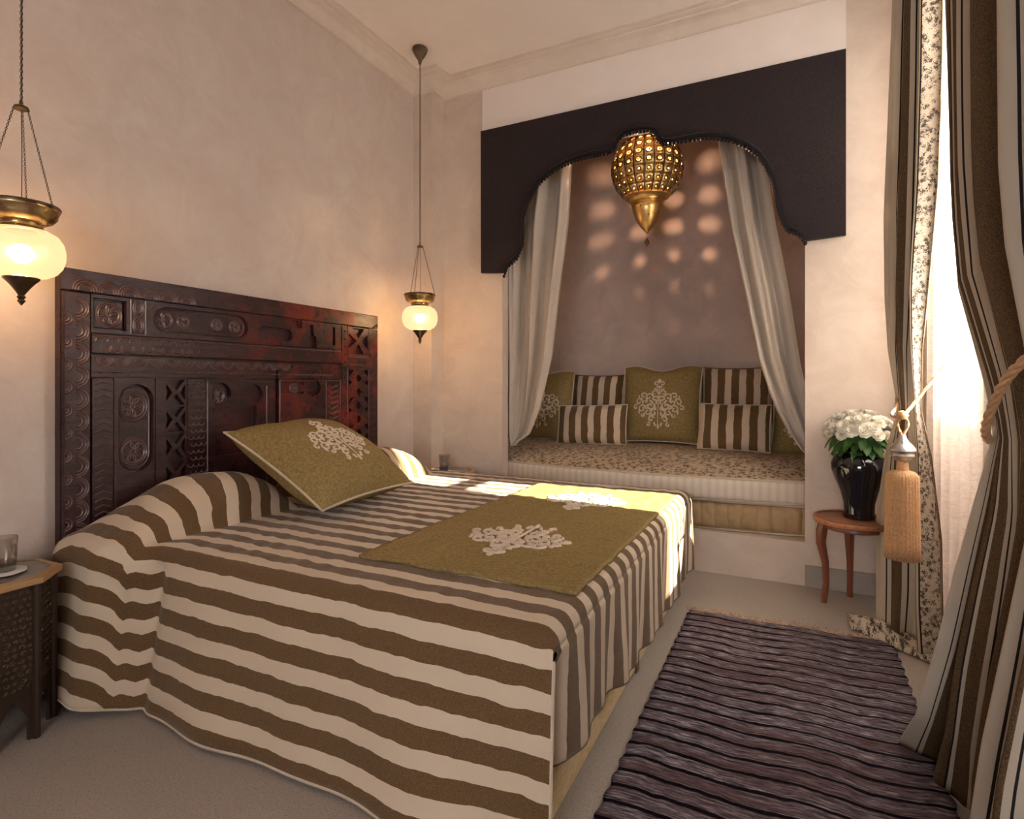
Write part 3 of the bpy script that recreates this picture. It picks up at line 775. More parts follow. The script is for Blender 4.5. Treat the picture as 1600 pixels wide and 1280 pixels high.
# relief
def ridges(polys, parent, d=.0, r=.0046, name='carving', closed=False, n=4):
    m = MB()
    for p in polys: m.tube([hp(a, b, d) for a, b in p], r, n, closed=closed)
    return m.build(name, M['woodlight'], parent, smooth=True, angle=60)
def circ(y, z, r, n=20): return arc(y, z, r, 0, 2 * pi * (1 - 1 / n), n - 1)
A = []
for k in range(6):
    y = 1.150 + k * .078 + .02
    for r in (.040, .031, .022): A.append(arc(y, 1.437, r, 0, pi, 12))
ridges(A, p_top, .006, .0038)
A = []
for k in range(12):
    z = 1.37 - k * .083
    for r in (.042, .034, .022): A.append(arc(1.142, z, r, -pi * .5, pi * .5, 10, r * .98)); 
    A.append(arc(1.108, z - .041, .022, pi * .5, -pi * .5, 8)); A.append(arc(1.108, z - .041, .012, pi * .5, -pi * .5, 8))
ridges(A, p_left, .002, .0036)
def wheel(y, z, r, parent, d):
    ridges([circ(y, z, r), circ(y, z, r * .82), circ(y, z, r * .16, 8)], parent, d, .0046, 'rosette', closed=True)
    q = []
    for k in range(8):
        a = k * pi / 4 + .2
        q.append([(y + cos(a) * r * .16, z + sin(a) * r * .16), (y + cos(a + .22) * r * .5, z + sin(a + .22) * r * .5), (y + cos(a) * r * .8, z + sin(a) * r * .8)])
        q.append([(y + cos(a) * r * .16, z + sin(a) * r * .16), (y + cos(a - .22) * r * .5, z + sin(a - .22) * r * .5), (y + cos(a) * r * .8, z + sin(a) * r * .8)])
    ridges(q, parent, d, .0032, 'petals')
BX = -.022
MB().box(HX - .022, HX - .012, 1.206, 1.312, 1.304, 1.410).build('square_block', M['wood'], p_up, bevel=.003)
wheel(1.259, 1.357, .046, p_up, -.011)
wheel(1.473, 1.358, .040, p_up, -.017)
for yy in (1.56, 1.72, 1.81): wheel(yy, 1.358, .026, p_up, -.017)
ridges([stadium_h(1.430, 1.863, 1.313, 1.403)], p_up, -.018, .003, closed=True)
A = []
for zc in (1.392, 1.325):
    for s_ in (1, .7): A.append(circ(1.363, zc, .020 * s_, 12)); A[-1] = [(y, zc + (z - zc) * 1.6) for y, z in A[-1]]
ridges(A, p_up, 0, .0034, closed=True)
ridges([[(1.335, 1.29), (1.335, 1.426)], [(1.392, 1.29), (1.392, 1.426)], [(1.41, 1.40), (1.43, 1.42)]], p_up, 0, .003)
A = []
for k in range(10):
    y = 1.222 + k * .040
    A.append(arc(y, 1.252, .016, 0, pi, 7)); A.append(arc(y + .02, 1.238, .018, -pi, 0, 7)); A.append(arc(y + .02, 1.228, .018, -pi, 0, 7))
ridges(A + [[(1.20, 1.272), (2.49, 1.272)]], p_fr, .004, .003)
A = []
for k in range(14):
    y = 1.235 + k * .066
    for r in (.032, .024, .014): A.append(arc(y, 1.190, r, -pi, 0, 9))
A += [[(1.2 + .012 * i, 1.134 + .004 * (i % 2)) for i in range(104)]]
ridges(A, p_r2, .001, .003)
A = []
for k in range(26):
    z = 1.10 - k * .026
    A.append([(1.204, z - .012), (1.233, z), (1.262, z - .012)] if 1 else 0)
ridges(A, p_zz, .001, .003)
A = [[(1.275, 1.105 - .01 * i - .0), (1.281, 1.10 - .01 * i)] for i in range(60)]
ridges(A, p_st, 0, .0018)
wheel(1.351, 1.000, .055, p_st, -.017); wheel(1.353, .820, .053, p_st, -.017)
ridges([stadium_v(1.297, 1.415, .75, 1.080), circ(1.351, 1.0, .062)], p_st, -.018, .003, closed=True)
A = []
for i in range(22):
    for j in range(3): A.append(arc(1.585 + .025 * j + (.0125 if i % 2 else 0) - .004, 1.10 - i * .030, .013, -pi, 0, 5))
ridges(A, p_sc, .002, .0024)
wheel(1.72, 1.035, .036, p_k, -.017)
ridges([[(1.662, .5), (1.662, 1.10), (2.02, 1.10)], [(1.98, .5), (1.98, 1.08)]], p_k, 0, .003)
wheel(2.165, 1.066, .026, p_rk, -.017)
ridges([[(2.06, .5), (2.06, 1.105), (2.49, 1.105), (2.49, .5)], [(2.38, .5), (2.38, 1.10)]] + [[(2.40, 1.08 - .03 * i), (2.42, 1.065 - .03 * i), (2.47, 1.08 - .03 * i)] for i in range(16)], p_rk, .001, .003)
m = MB()
for k in range(20): m.lathe([(0, .006), (.004, .004), (.006, 0), (0, -.001)], (0, 0, 0), 6)
m = MB()
for k in range(20):
    z = 1.395 - k * .045; y = 2.528
    m.add([hp(y + .008 * cos(a) * q, z + .008 * sin(a) * q, .003 + h) for q, h in ((1, 0), (.5, .005)) for a in [i * pi / 3 for i in range(6)]], [(i, (i + 1) % 6, 6 + (i + 1) % 6, 6 + i) for i in range(6)] + [tuple(range(6, 12))])
m.build('stud', M['wood'], p_right, kind='stuff')
ridges([rect(ya - .010, yb + .010, za - .012, zb + .006), rect(ya - .010, yb + .010, .50, 1.185), rect(2.555, 2.73, 1.20, 1.245)], p_right, .003, .0032, closed=True)
# iron hook
MB().tube([(HX + .006, 2.802, 1.455), (HX + .02, 2.795, 1.450), (HX + .022, 2.785, 1.44)], .004, 5).build('hook', M['brass'], hb, label='small brass hook')

# ------------------------------------------------------------------ bed
BX1, BY1, BY2, BZ = -.487, 1.20, 3.08, .53
bed = thing('bed', 'low double bed with a cream and gold upholstered base', 'bed', (-1.4, 2.1, 0))
MB().box(-2.33, -.525, 1.235, 3.05, .025, .27).build('base', M['bedbase'], bed, bevel=.012)
MB().box(-2.33, -.515, 1.225, 3.06, .275, .50).build('mattress', M['linen'], bed, bevel=.03)
MB().box(-.526, -.519, 2.075, 2.115, .022, .27).build('base_band', M['stripe'], bed, label='dark brown vertical band')
for x in (-2.2, -.62):
    for y in (1.3, 2.95): MB().lathe([(.025, 0), (.03, .026)], (x, y, 0), 10).build('foot', M['darkwood'], bed)

PIL = [(1.065, 1.86), (1.98, 2.93)]
def bump(x, y):
    b = 0
    for a, c in PIL:
        t = (y - (a + c) / 2) / ((c - a) / 2); q = (x + 2.185) / .175
        if abs(t) < 1 and abs(q) < 1:
            b = max(b, .188 * (.30 + .70 * sstep(a - .02, a + .42, y) if a < 1.5 else 1) * (1 - abs(t) ** 3.2) ** .55 * (1 - abs(q) ** 2.4) ** .6)
    return b
def yedge(x): return BY1 - .125 * sstep(-1.93, -2.06, -(-x)) if False else BY1 - .125 * sstep(1.93, 2.12, -x)
def topz(x, y):
    z = BZ + bump(x, y)
    z += .0035 * noise.noise(Vector((x * 9, y * 22, 0))) + .0045 * noise.noise(Vector((x * 22, y * 9, 3)))
    return z
R = .045
def fend(x):
    q = (x - (BX1 - R)) / R
    return BZ if q <= 0 else BZ - R * (1 - sqrt(max(0, 1 - q * q)))
NXs = 150
xs = [-2.335 + (BX1 + 2.335) * i / NXs for i in range(NXs + 1)]
xs = xs[:-1] + [BX1 - R + R * sin(k * pi / 12) for k in range(1, 7)]
xs = sorted(set(round(x, 5) for x in xs))
ND, NTOP, NF = 26, 120, 10
vs, uv = [], []
for x in xs:
    ye = yedge(x); sec = []
    pl_ = sstep(-.6, -.5, x)
    for j in range(ND):
        t = j / ND; z = .018 + (BZ - R - .018) * t
        if x < -1.9: z = z + .05 * sstep(1.9, 2.35, -x) * (1 - t)
        fl = (1 - t)
        y = ye - .075 * fl * (1 - sstep(-.9, -.5, x) * .6) - .012
        y -= (.012 * sin(x * 7.5 + 1.0) + .007 * sin(x * 16 + 2 + 2 * t) + .010 * noise.noise(Vector((x * 3, t * 1.5, 5)))) * fl ** .8 * (1 - pl_ * .6)
        y -= .030 * exp(-((x + 1.98 - .03 * fl) / .035) ** 2) * (.35 + .65 * t) - .022 * exp(-((x + 1.93) / .03) ** 2)
        sec.append((y, z))
    for k in range(5):
        a = k / 5 * pi / 2; sec.append((ye - .012 + R * (1 - cos(a)), BZ - R + R * sin(a) + (bump(x, ye + .03) * k / 5)))
    ys, yl = ye - .012 + R, BY2 - R
    for k in range(NTOP):
        y = ys + (yl - ys) * k / (NTOP - 1); sec.append((y, topz(x, y)))
    for k in range(1, 6):
        a = k / 5 * pi / 2; sec.append((BY2 - R + R * sin(a), BZ - R + R * cos(a)))
    for k in range(1, NF + 1): sec.append((BY2 + .02 * k / NF, BZ - R - .33 * k / NF))
    fz = fend(x)
    cum = [0]
    for a, b in zip(sec, sec[1:]): cum.append(cum[-1] + (math.dist(a, b) if a[1] < BZ - .02 and b[1] < BZ + .02 else abs(a[0] - b[0]) + .15 * abs(a[1] - b[1])))
    ref = cum[ND + 5 + int(NTOP * .62)] 
    yref = sec[ND + 5 + int(NTOP * .62)][0]
    for (y, z), c in zip(sec, cum):
        vs.append((x, y, min(z, fz) if x > BX1 - R else z)); uv.append((10 + yref + c - ref + 1.0 * (BY1 - ye) * (1 - sstep(1.25, 1.65, y)) , x))
k = ND + 5 + NTOP + 5 + NF
fs = [(i * k + j, (i + 1) * k + j, (i + 1) * k + j + 1, i * k + j + 1) for i in range(len(xs) - 1) for j in range(k - 1)]
m = MB(); m.add(vs, fs, uv)
# foot drop
lastuv = uv[-k:]; lastv = vs[-k:]
j0, j1 = ND + 3, ND + 5 + NTOP + 4
NFt = 26; vs2, uv2 = [], []
for i in range(NFt + 1):
    t = i / NFt
    for j in range(j0, j1 + 1):
        x, y, z = lastv[j]
        hem = .20 - .075 * sstep(1.2, 2.3, y) + .006 * sin(y * 9)
        zz = (BZ - R) + (hem - (BZ - R)) * t
        out = .006 + (.010 * sin(y * 15) + .008 * sin(y * 33 + 1) + .008 * noise.noise(Vector((y * 5, t, 9)))) * t - .03 * exp(-((y - 1.215) / .03) ** 2) * sstep(0, .25, t)
        vs2.append((BX1 + out * (1 if i else 0), y + (.012 * t if j == j0 else 0), zz if i else min(z, zz))); uv2.append(lastuv[j])
kk = j1 - j0 + 1
m.add(vs2, [(i * kk + j, (i + 1) * kk + j, (i + 1) * kk + j + 1, i * kk + j + 1) for i in range(NFt) for j in range(kk - 1)], uv2)
m.norecalc()
spread = m.build('bedspread', M['stripe'], smooth=True, angle=0, solid=.003)
tag(spread, 'cream and brown broad striped bedspread draped over the bed and its bolster pillows', 'bedspread')
# seam cord at the near corner and along the hem
n0 = [vs[(len(xs) - 1) * k + j] for j in range(0, ND)]
MB().tube([(x + .002, y, z) for x, y, z in n0], .004, 5).build('corner_seam', M['piping'], spread, smooth=True)
MB().tube([(vs[i * k][0], vs[i * k][1], vs[i * k][2]) for i in range(len(xs))], .0045, 5).build('hem_cord', M['piping'], spread, smooth=True)
MB().tube([vs2[NFt * kk + j] for j in range(kk)], .003, 5).build('hem_cord', M['stripe'], spread, smooth=True)

# runner
RX0, RX1, RY0, RY1 = -1.26, -.515, 1.42, 2.86
def runz(x, y): return topz(x, y) + .006 + .004 * abs(noise.noise(Vector((x * 5, y * 9, 4)))) + .002 * sin(y * 40 + x * 9) * noise.noise(Vector((x * 3, y * 3, 1)))
run = thing('bed_runner', 'olive velvet runner with two pale scroll motifs lying flat across the foot of the bed', 'bed runner', (-.89, 2.14, .54))
def rp(u, v):
    x = RX0 + (RX1 - RX0) * u; y = RY0 + (RY1 - RY0) * v
    ed = .018 * noise.noise(Vector((u * 4, v * 5, 7)))
    y += ed * (1 if v < .02 or v > .98 else .3); x += ed * .4 - .03 * (1 - v) * (1 - u) * 0
    return (x, y, runz(x, y))
m = MB().grid(rp, 60, 100); m.norecalc(); m.build('cloth', M['olive'], run, smooth=True, angle=0, solid=.010)
def seamring(d): return [rp(d, v / 40) for v in range(41)]
MB().tube([rp(i / 40, .008) for i in range(41)], .006, 5).build('seam', M['olive'], run, smooth=True)
MB().tube([rp(i / 40, .992) for i in range(41)], .006, 5).build('seam', M['olive'], run, smooth=True)
for yc, sz in ((1.80, .40), (2.52, .40)):
    def sf(a, b, yc=yc): return (Vector((-.88 - b, yc - a, 0)) + Vector((0, 0, runz(-.88 - b, yc - a) + .006)), (0, 0, 1))
    embroider(lambda a, b, yc=yc: sf(b, a, yc), sz, run, h=.005)
# big cushion on the bed
A0, B0 = Vector((-1.70, 1.67, .60)), Vector((-1.75, 2.29, .60)); A1, B1 = Vector((-2.17, 1.59, .80)), Vector((-2.19, 2.36, .905))
cc = (A0 + B0 + A1 + B1) / 4
cushion('square_cushion', 'large olive velvet cushion with a pale motif leaning on the bed bolster', cc + Vector((0, 0, .01)), B0 - A0, (A1 - A0) * .5 + (B1 - B0) * .5, 0.67, .60, .25, M['olive'], .34, seed=9, pinch=.07)

# ------------------------------------------------------------------ octagonal side tables, tumblers
def octtable(cx, cy, label, H=.50):
    o = thing('side_table', label, 'table', (cx, cy, 0), 'octagonal carved bedside tables')
    ap = .150
    def octa(r, z): return [(cx + r / cos(pi / 8) * cos(pi / 8 + k * pi / 4), cy + r / cos(pi / 8) * sin(pi / 8 + k * pi / 4), z) for k in range(8)]
    def prism(r, z0, z1, r2=None):
        m = MB(); v = octa(r, z0) + octa(r2 or r, z1)
        return m.add(v, [tuple(range(8))[::-1], tuple(range(8, 16))] + [(k, (k + 1) % 8, 8 + (k + 1) % 8, 8 + k) for k in range(8)])
    m = MB(); v = octa(ap + .012, H - .022) + octa(ap + .012, H - .004) + octa(ap - .012, H + .002) + octa(ap - .012, H - .006)
    m.add(v, [(q * 8 + k, q * 8 + (k + 1) % 8, (q + 1) * 8 + (k + 1) % 8, (q + 1) * 8 + k) for q in range(3) for k in range(8)] + [tuple(range(8))[::-1]])
    m.build('rim', M['gild'], o, bevel=.003)
    prism(ap - .012, H - .010, H - .002).build('glass_top', M['glasstop'], o)
    for k in range(8):
        a = k * pi / 4; c_, s_ = cos(a), sin(a); W = ap * math.tan(pi / 8)
        def mp(u, z, d, c_=c_, s_=s_): return (cx + c_ * (ap - .012 + d) - s_ * u, cy + s_ * (ap - .012 + d) + c_ * u, z)
        w_ = W - .006
        arch = [(-w_, 0), (-w_ + .018, 0), (-w_ + .018, .06), (-w_ + .026, .085), (-.018, .11), (0, .135), (.018, .11), (w_ - .026, .085), (w_ - .018, .06), (w_ - .018, 0), (w_, 0), (w_, H - .024), (-w_, H - .024)]
        p = MB().plate(arch, [], mp, -.012, 0).build('side_panel', M['darkwood'], o)
        mm = MB()
        for i in range(15):
            for j in range(5):
                u0, z0 = (-2 + j) * w_ * .36 + (.005 if i % 2 else 0), .17 + i * .0205
                q0, rr_ = random.uniform(0, 2 * pi), random.uniform(.006, .010)
                mm.tube([mp(u0 + rr_ * cos(q0 + q) * (1 - q * .12), z0 + rr_ * .8 * sin(q0 + q) * (1 - q * .12), .001) for q in [pi / 3 * e for e in range(6)]], [.001, .002, .003, .003, .002, .001], 4)
        mm.build('carving', M['darkwood2'], p, kind='stuff')
        mm = MB(); b_ = a + pi / 8; r_ = (ap - .010) / cos(pi / 8)
        mm.tube([(cx + r_ * cos(b_), cy + r_ * sin(b_), z) for z in (0, .25, H - .022)], .011, 8).build('corner_post', M['darkwood'], o, smooth=True)
    return o
t = NT('tabletop_glass'); M['glasstop'] = t.fin((.16, .14, .12), .08, spec=.7)
M['darkwood2'] = wood2('carved_highlights', (.035, .02, .012), (.12, .07, .035), .35)
def tumbler(x, y, z, label):
    o = thing('tumbler', label, 'glass', (x, y, z), 'tumblers on the bedside tables')
    MB().lathe([(0, .004), (.028, .004), (.031, .012), (.036, .105), (.0375, .105), (.033, .006), (.030, 0), (0, 0)], (x, y, z), 28).build('glass', M['glass2'], o, smooth=True)
    MB().lathe([(0, .006), (.029, .006), (.031, .014), (.0322, .030), (.0310, .0305), (.028, .014), (0, .012)], (x, y, z), 28, lambda r, zz, a: r * (1 + .02 * cos(a * 14))).build('cut_base', M['glass2'], o, smooth=True)
t = NT('tumbler_glass'); tr = t.node('ShaderNodeBsdfTransparent', {'Color': (.86, .84, .82, 1)}); gl = t.node('ShaderNodeBsdfGlossy', {'Roughness': .04}); lw = t.node('ShaderNodeLayerWeight', {'Blend': .35})
mx = t.node('ShaderNodeMixShader', {0: t.math('ADD', t.math('MULTIPLY', lw.outputs[1], .7), .04), 1: tr.outputs[0], 2: gl.outputs[0]}); t.l.new(mx.outputs[0], t.out.inputs[0]); M['glass2'] = t.m
octtable(-2.238, .855, 'dark carved octagonal side table with a gilded rim under the nearest pendant lamp')
octtable(-2.085, 3.255, 'dark carved octagonal side table hidden behind the far side of the bed')
cs = MB().lathe([(0, 0), (.056, 0), (.060, .003), (.056, .006), (0, .006)], (-2.215, .875, .502), 28, lambda r, z, a: r * (1 + .03 * cos(a * 20)) if r > .03 else r).build('doily', M['white'], smooth=True)
tag(cs, 'round white crocheted doily under the tumbler on the carved side table', 'doily')
tumbler(-2.215, .875, .508, 'clear tumbler standing on a doily on the carved side table')
tumbler(-2.10, 3.20, .502, 'clear tumbler on the table beyond the far side of the bed')

# ------------------------------------------------------------------ rug
RUG = [(-.445, 2.795), (.372, 2.815)]
def rugp(u, v):
    x = -.445 + .817 * u - .02 * v * 0 + .004 * sin(v * 190) * (u < .01 or u > .99)
    y = 2.795 + .020 * u - 2.3 * v + .008 * sin(u * 14)
    z = .008 + .003 * noise.noise(Vector((x * 6, y * 6, 0))) + .0022 * abs(sin(y * pi / .033 + .6 * sin(x * 9)))
    return (x, y, z)
rug = thing('rug', 'purple brown striped rag rug with a fringed end beside the bed', 'rug', (-.04, 1.65, 0))
m = MB().grid(rugp, 40, 420, lambda u, v: (u * .82, v * 2.3)); m.norecalc(); m.build('weave', M['rug'], rug, smooth=True, angle=0, solid=.006)
m = MB()
for i in range(230):
    u = (i // 5 + .5 + random.uniform(-.35, .35)) / 46; x, y, z = rugp(u, 0)
    L_ = .04 + .04 * random.random(); a = pi / 2 + random.uniform(-.8, .8)
    pts = [(x, y - .004, .009), (x + cos(a) * L_ * .5, y + sin(a) * L_ * .5, .006), (x + cos(a + .4) * L_ + random.uniform(-.01, .01), y + sin(a + .4) * L_, .004)]
    m.tube(pts, .0026, 4)
m.build('fringe', M['fringe'], rug, kind='stuff')

# ------------------------------------------------------------------ stool, vase, flowers
SX, SY = .262, 3.235
st = thing('stool', 'round reddish wooden stool with a woven cane top under the black vase', 'stool', (SX, SY, 0))
MB().lathe([(0, .428), (.12, .430), (.160, .428), (.166, .421), (.166, .412), (.158, .404), (.12, .402), (0, .402)], (SX, SY, 0), 48).build('seat', M['cane'], st, smooth=True)
MB().lathe([(.158, .430), (.166, .434), (.174, .430), (.176, .420), (.172, .409), (.162, .404)], (SX, SY, 0), 72, lambda r, z, a: r + .0018 * cos(a * 48)).build('seat_rim', M['cane'], st, smooth=True)
MB().lathe([(.10, .404), (.135, .404), (.14, .385), (.13, .378), (.10, .378)], (SX, SY, 0), 40).build('apron', M['redwood'], st, smooth=True)
for k in range(3):
    a = radians((188, -8, 92)[k])
    m = MB()
    pts = []; rs = []
    for t_, r_, w_ in ((0, .128, .023), (.1, .138, .025), (.25, .142, .022), (.5, .122, .016), (.75, .118, .013), (1, .128, .014)):
        pts.append((SX + cos(a) * r_, SY + sin(a) * r_, .40 * (1 - t_))); rs.append(w_)
    m.tube(pts, rs, 8).build('leg', M['redwood'], st, smooth=True)
VX, VY, VZ = SX + .025, SY + .005, .434
va = MB().lathe([(0, 0), (.066, 0), (.070, .008), (.066, .03), (.068, .07), (.082, .13), (.106, .19), (.121, .235), (.122, .265), (.110, .295), (.090, .312), (.078, .318), (.080, .330), (.092, .340), (.090, .345), (.074, .335), (.07, .31), (.06, .2), (0, .18)], (VX, VY, VZ), 40).build('vase', M['vase'], smooth=True, angle=60)
tag(va, 'glossy black urn shaped vase holding the white flowers on the stool', 'vase')
bq = thing('flower_bouquet', 'dome of cream white ruffled flowers with green leaves in the black vase', 'flowers', (VX, VY, VZ + .33))
def flower_mesh():
    m = MB()
    for ring, (n, r, el, sz) in enumerate(((9, .028, .25, .024), (8, .023, .65, .022), (7, .016, 1.0, .019), (5, .009, 1.3, .015))):
        for k in range(n):
            a = 2 * pi * (k + ring * .4) / n + random.uniform(-.15, .15)
            d = Vector((cos(a) * cos(el), sin(a) * cos(el), sin(el))); tn = Vector((-sin(a), cos(a), 0)); up_ = d.cross(tn) * -1
            c0 = d * r * .3; vs = []
            for i in range(4):
                for j in range(3):
                    u = (j - 1) * sz * .62 * (.5 + .7 * sin(pi * (i + .6) / 4)); q = r * .3 + sz * i / 3 * 1.15
                    p = d * q + tn * u + Vector((0, 0, 1)) * (.004 * (i == 3) * (1 if j != 1 else -.6)) - d * (.004 * (j != 1))
                    vs.append(p)
            m.add(vs, [(i * 3 + j, (i + 1) * 3 + j, (i + 1) * 3 + j + 1, i * 3 + j + 1) for i in range(3) for j in range(2)])
    m.lathe([(0, .014), (.012, .008), (.014, -.004), (.006, -.014), (0, -.015)], n=8)
    m.norecalc()
    o = m.build('flower', M['petal'], smooth=True, angle=0); me = o.data; bpy.data.objects.remove(o); return me
FM = [flower_mesh() for _ in range(3)]
BC = Vector((0, 0, .085)); cnt = 0
pts = []
for i in range(400):
    z = random.uniform(-.15, 1); a = random.uniform(0, 2 * pi); r = sqrt(max(0, 1 - z * z))
    d = Vector((cos(a) * r, sin(a) * r, z)); p = BC + Vector((d.x * .135, d.y * .125, d.z * .095))
    if all((p - q).length > .034 for q, _ in pts): pts.append((p, d))
for p, d in pts[:46]:
    o = bpy.data.objects.new('flower', random.choice(FM)); COL.objects.link(o); o.parent = bq; o.location = p
    q = (d + Vector((0, 0, .3))).normalized().to_track_quat('Z', 'Y'); o.rotation_euler = q.to_euler(); s_ = random.uniform(.85, 1.15); o.scale = (s_, s_, s_)
MB().lathe([(0, .09), (.06, .07), (.09, .03), (.08, -.02), (.05, -.05), (0, -.06)], Vector((VX, VY, VZ + .33)) + BC * .8, 14).build('leaf_core', M['leaf'], bq, smooth=True)
m = MB(); vs = []
for i in range(6):
    t_ = i / 5; wd = .019 * sin(pi * min(1, t_ * .9 + .08)) ** .8
    for s_ in (-1, 0, 1): vs.append((s_ * wd, t_ * .066, -.018 * t_ * t_ + .004 * abs(s_)))
m.add(vs, [(i * 3 + j, (i + 1) * 3 + j, (i + 1) * 3 + j + 1, i * 3 + j + 1) for i in range(5) for j in range(2)]); m.norecalc()
lo = m.build('leaf', M['leaf'], smooth=True, angle=0); LM = lo.data; bpy.data.objects.remove(lo)
for i in range(44):
    a = 2 * pi * i / 44 * 3 + random.uniform(-.2, .2); lv = i % 4
    o = bpy.data.objects.new('leaf', LM); COL.objects.link(o); o.parent = bq
    o.location = (cos(a) * (.06 + .012 * lv), sin(a) * (.06 + .012 * lv), .012 + .018 * lv)
    o.rotation_euler = (random.uniform(-.9, -.1), random.uniform(-.4, .4), a - pi / 2); s_ = random.uniform(.8, 1.3); o.scale = (s_, s_, s_)

# ------------------------------------------------------------------ window curtains
rod = thing('curtain_rod', 'dark metal curtain rod above the window', 'curtain rod', (.50, 2.2, 3.08))
MB().tube([(.50, .95, 3.09), (.50, 3.38, 3.09)], .013, 10).build('pole', M['bronze'], rod, smooth=True)
for y in (1.05, 3.3): MB().box(.50, XR, y - .01, y + .01, 3.08, 3.10).build('bracket', M['bronze'], rod)
# sheer
def sh(u, v):
    y = 1.40 + 1.80 * u; z = 3.08 - 3.06 * v
    return (.548 + .012 * sin(y * 44 + .8 * sin(z * 1.1)) + .006 * sin(y * 91 + z), y, z)
m = MB().grid(sh, 220, 40); m.norecalc()
o = m.build('sheer_curtain', M['sheer'], smooth=True, angle=0)
tag(o, 'thin white sheer curtain hanging straight in front of the bright window', 'curtain')
# far curtain
LL = lambda *p: [(a, b, 0) for a, b in p]
rows = [(0.0, LL((.36, 3.02), (.38, 2.92), (.44, 2.84), (.525, 2.70))), (.2, LL((.375, 3.17), (.40, 3.0), (.45, 2.85), (.505, 2.66))), (.5, LL((.382, 3.20), (.40, 3.02), (.45, 2.84), (.50, 2.65))),
        (.8, LL((.392, 3.07), (.40, 2.94), (.44, 2.82), (.48, 2.70))), (.98, LL((.41, 2.93), (.405, 2.86), (.43, 2.80), (.46, 2.77))), (1.24, LL((.40, 3.05), (.41, 2.98), (.44, 2.90), (.475, 2.85))),
        (1.87, LL((.408, 3.16), (.42, 3.0), (.46, 2.85), (.495, 2.70))), (2.35, LL((.41, 3.04), (.43, 2.93), (.465, 2.8), (.50, 2.66))), (3.1, LL((.43, 3.02), (.45, 2.9), (.475, 2.78), (.50, 2.63)))]
m, fn = drape('w', '', rows, 2.6, lambda z: .008 + .024 * min(1, abs(z - .98) / .5), .92, .004, 3.10, M['curtain'], ph=.5, u0=.437)
fc = thing('striped_curtain', 'brown and cream striped curtain tied with the tasselled cord beside the flower stool', 'curtain', (.45, 2.85, 0), 'striped window curtains')
m.build('drop', M['curtain'], fc, smooth=True, angle=0, solid=.003)
def pud(u, v):
    x = .225 + .31 * u; y = 3.04 - .27 * u - .13 * (1 - v) + .05 * v
    e = sin(pi * u) ** .5 * sin(pi * v) ** .5 if 0 < u < 1 and 0 < v < 1 else 0
    z = .006 + e * (.035 + .035 * abs(noise.noise(Vector((u * 5, v * 4, 2)))) + .012 * sin(u * 22 + v * 9)) * (1.3 - u * .8)
    return (x, y, z)
m = MB().grid(pud, 50, 24, lambda u, v: (.225 + .09 * v, u * .36)); m.norecalc(); m.build('puddled_hem', M['curtain'], fc, smooth=True, angle=0, solid=.003)
# near curtain
rows = [(0.0, LL((.286, 2.06), (.42, 1.79), (.36, 1.50), (.34, 1.32), (.48, 1.1))), (.06, LL((.289, 2.00), (.42, 1.78), (.36, 1.48), (.34, 1.30), (.48, 1.1))), (.2, LL((.300, 1.86), (.41, 1.74), (.37, 1.47), (.35, 1.28), (.48, 1.1))), (.41, LL((.348, 1.855), (.42, 1.70), (.39, 1.46), (.37, 1.28), (.48, 1.12))),
        (.62, LL((.385, 1.84), (.43, 1.65), (.41, 1.46), (.40, 1.30), (.48, 1.15))), (.80, LL((.41, 1.79), (.44, 1.62), (.43, 1.46), (.42, 1.34), (.48, 1.2))), (.98, LL((.43, 1.72), (.435, 1.61), (.44, 1.48), (.44, 1.38), (.48, 1.3))), (1.1, LL((.455, 1.90), (.44, 1.68), (.44, 1.50), (.45, 1.38), (.49, 1.28))),
        (1.4, LL((.478, 2.265), (.45, 1.95), (.45, 1.66), (.46, 1.38), (.49, 1.2))), (1.74, LL((.48, 2.36), (.46, 2.05), (.46, 1.72), (.47, 1.38), (.49, 1.15))), (2.43, LL((.48, 2.446), (.47, 2.12), (.47, 1.78), (.475, 1.4), (.49, 1.1))), (3.1, LL((.48, 2.50), (.475, 2.15), (.475, 1.80), (.48, 1.4), (.49, 1.08)))]
m, fn2 = drape('w', '', rows, 5.2, lambda z: .008 + .026 * min(1, abs(z - .98) / .6), 1.9, .004, 3.10, M['curtain'], ph=2.2, seg=(260, 80))
nc = thing('striped_curtain', 'brown and cream striped curtain sweeping onto the rug beside the camera', 'curtain', (.44, 1.6, 0), 'striped window curtains')
m.build('drop', M['curtain_plain'], nc, smooth=True, angle=0, solid=.003)
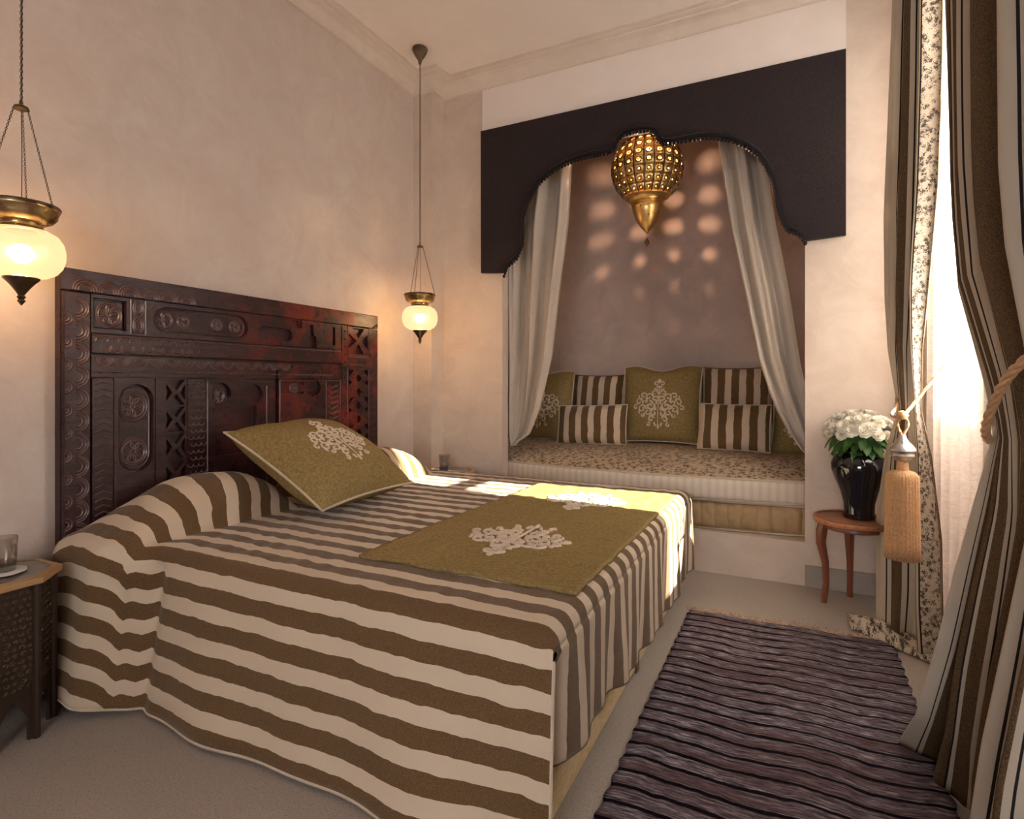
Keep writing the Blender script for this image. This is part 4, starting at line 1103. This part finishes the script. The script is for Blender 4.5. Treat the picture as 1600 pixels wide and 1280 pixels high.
# tieback rope of the near curtain
def rope(pts, r, parent, n=60, name='rope'):
    pts = [Vector(p) for p in pts]; m = MB()
    for s_ in range(3):
        q = []
        for i in range(n + 1):
            t_ = i / n; p = cr(pts, t_); d = (cr(pts, min(1, t_ + .01)) - cr(pts, max(0, t_ - .01))).normalized()
            a_ = d.orthogonal() if abs(d.z) > .9 else d.cross(Vector((0, 0, 1))); a_.normalize(); b_ = d.cross(a_)
            an = t_ * n * .55 + s_ * 2 * pi / 3
            q.append(p + (a_ * cos(an) + b_ * sin(an)) * r * .55)
        m.tube(q, r * .62, 6)
    return m.build(name, M['rope'], parent, smooth=True, angle=0)
tb = thing('tieback', 'tan twisted rope tieback around the nearest striped curtain', 'tieback', (.41, 1.6, 1.0))
rope([(.50, 1.76, .975), (.435, 1.745, .955), (.402, 1.68, .985), (.395, 1.58, 1.06), (.40, 1.46, 1.13), (.44, 1.34, 1.19), (.57, 1.25, 1.25)], .009, tb, 80)
# tassel tieback of the far curtain
TX, TY = .372, 2.60
ts = thing('tassel_tieback', 'tan tassel with a silver cap hanging from the cord of the curtain by the stool', 'tassel', (TX, TY, .9))
rope([(.57, 2.76, 1.22), (.50, 2.70, 1.13), (.42, 2.655, 1.02), (TX + .006, TY + .01, .975), (TX - .022, 2.68, .965), (.388, 2.86, 1.00), (.41, 2.96, 1.04), (.47, 2.98, 1.07)], .006, ts, 60)
rope([(TX, TY, .98), (TX - .016, TY, .94), (TX - .004, TY, .90), (TX, TY, .88)], .0045, ts, 20)
rope([(TX, TY, .98), (TX + .018, TY, .94), (TX + .004, TY, .90), (TX, TY, .88)], .0045, ts, 20)
MB().lathe([(0, .018), (.014, .014), (.021, .0), (.015, -.014), (0, -.018)], (TX, TY, .972), 14, lambda r, z, a: r * (1 + .1 * sin(a * 5 + z * 200))).build('knot', M['rope'], ts, smooth=True)
MB().lathe([(0, .900), (.010, .898), (.014, .885), (.022, .870), (.034, .858), (.043, .846), (.045, .838), (.040, .832), (.037, .826), (.039, .818), (.030, .806), (.022, .798), (0, .796)], (TX, TY, 0), 28).build('cap', M['silver'], ts, smooth=True, label='silver domed cap')
MB().lathe([(.016, .800), (.018, .79), (.020, .762), (.024, .750)], (TX, TY, 0), 18, lambda r, z, a: r * (1 + .05 * cos(a * 9))).build('neck', M['rope'], ts, smooth=True)
MB().lathe([(.020, .762), (.040, .756), (.052, .742), (.054, .72), (.055, .60), (.057, .48), (.059, .425), (.05, .428), (0, .43)], (TX, TY, 0), 120, lambda r, z, a: r * (1 + .030 * cos(a * 30) + .02 * sin(a * 7))).build('skirt', M['rope'], ts, smooth=True, angle=0)
